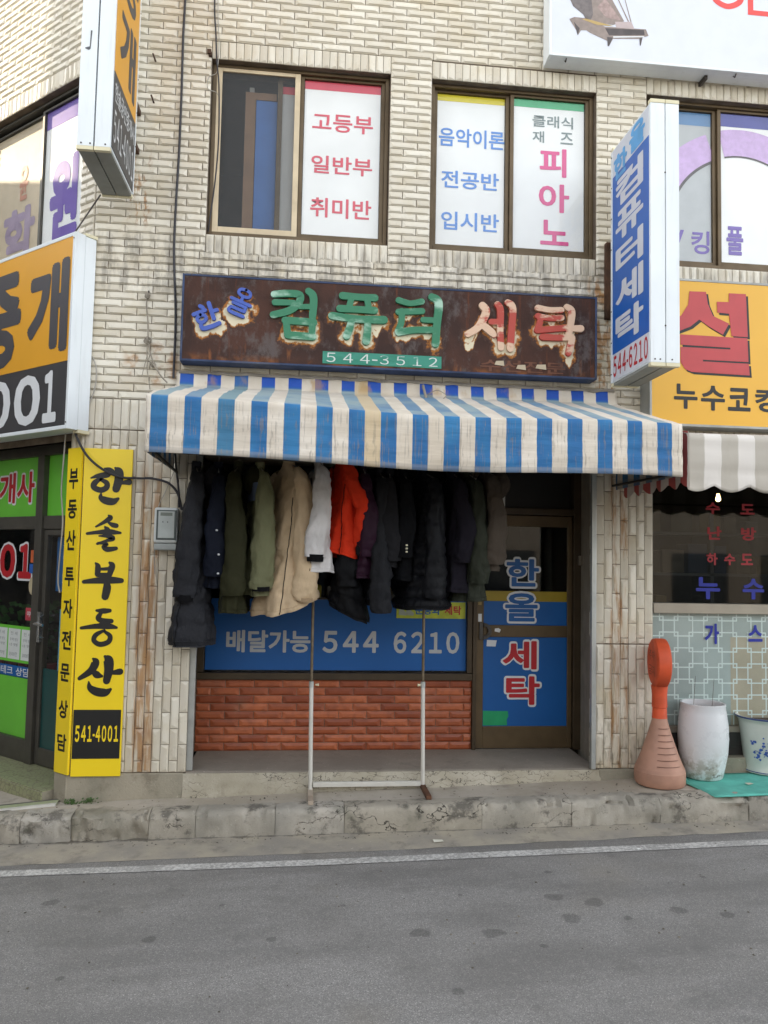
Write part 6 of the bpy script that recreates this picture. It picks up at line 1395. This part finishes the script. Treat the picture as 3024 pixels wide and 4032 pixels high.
for k, (wx, lb) in enumerate(((-1.66, 'small green weed at the foot of the yellow corner board'), (-1.53, 'tiny green weed in the joint right of the corner'))):
    rt = root('weed', lb, 'weed', (wx, -.03, gz(wx))); m = MB()
    for i in range(60):
        a = rnd_.uniform(0, 6.28); r0 = rnd_.uniform(0, .05); h = rnd_.uniform(.0, .035); s = rnd_.uniform(.004, .010); x = wx + r0 * math.cos(a) * 1.3; y = -.045 - abs(r0 * math.sin(a)) * .5; z = gz(wx) + h
        m.quad((x - s, y, z), (x, y - s, z - s * .3), (x + s, y, z + s * .5), (x, y + s * .4, z + s))
    m.build('leaves', mat('weed_green', '#46602c', .6, var=.35, ns=60), rt)

# ------------------------------------------------------------------ the other side of the street (behind the viewer; seen in the glass) and unseen sun blockers
def block(nm, label, x0, x1, y0, y1, h, col, face, nwin):
    rt = root(nm, label, 'building', ((x0 + x1) / 2, (y0 + y1) / 2, 0)); m = MB(); m.box(x0, x1, y0, y1, -.8, h); m.build('wall', mat(nm + '_render_' + col.strip('#'), col, .9, var=.1, ns=1, dirt=.3), rt)
    m = MB(); m.box(x0 - .2, x1 + .2, y0 - .2, y1 + .2, h, h + .25); m.build('roof', mat('concrete_roof', '#77736b', .9), rt)
    for fl in range(int(h // 3)):
        for i in range(nwin):
            if face == 'y': w = (x1 - x0) / nwin; m = MB(); m.box(x0 + w * (i + .2), x0 + w * (i + .8), y1, y1 + .05, fl * 3 + .9, fl * 3 + 2.4)
            else: w = (y1 - y0) / nwin; m = MB(); m.box(x1, x1 + .05, y0 + w * (i + .2), y0 + w * (i + .8), fl * 3 + .9, fl * 3 + 2.4)
            m.build('window', mat('dark_window', '#2a2f33', .15, var=.1), rt)
block('sun_blocker_low', 'unseen low box left of the view, added to keep sun off the street', -14, -8, -9, .28, 6.1, '#8a8680', 'x', 4)  # unseen; added to keep low sun off road, awning and signs
block('sun_blocker_tall', 'unseen tall box beside the low one, added to shade the corner wall', -11, -8.01, .3, 3.18, 13, '#8a8680', 'x', 2)  # unseen; added to screen the corner wall from sun and bright sky
block('sun_blocker_rear', 'unseen box behind the tall one, added to limit sun on the corner wall', -14, -8.02, 3.2, 12, 7.0, '#857d70', 'x', 3)  # unseen; added so sun reaches only the upper corner wall
block('opposite_shop', 'rendered shop house across the road behind the viewer', -12, 1.5, -21, -15, 4.4, '#9a9690', 'y', 5)
block('opposite_house', 'two storey house across the road, right of the rendered shop house', 2.0, 16, -22, -15.5, 6.2, '#75706a', 'y', 5)
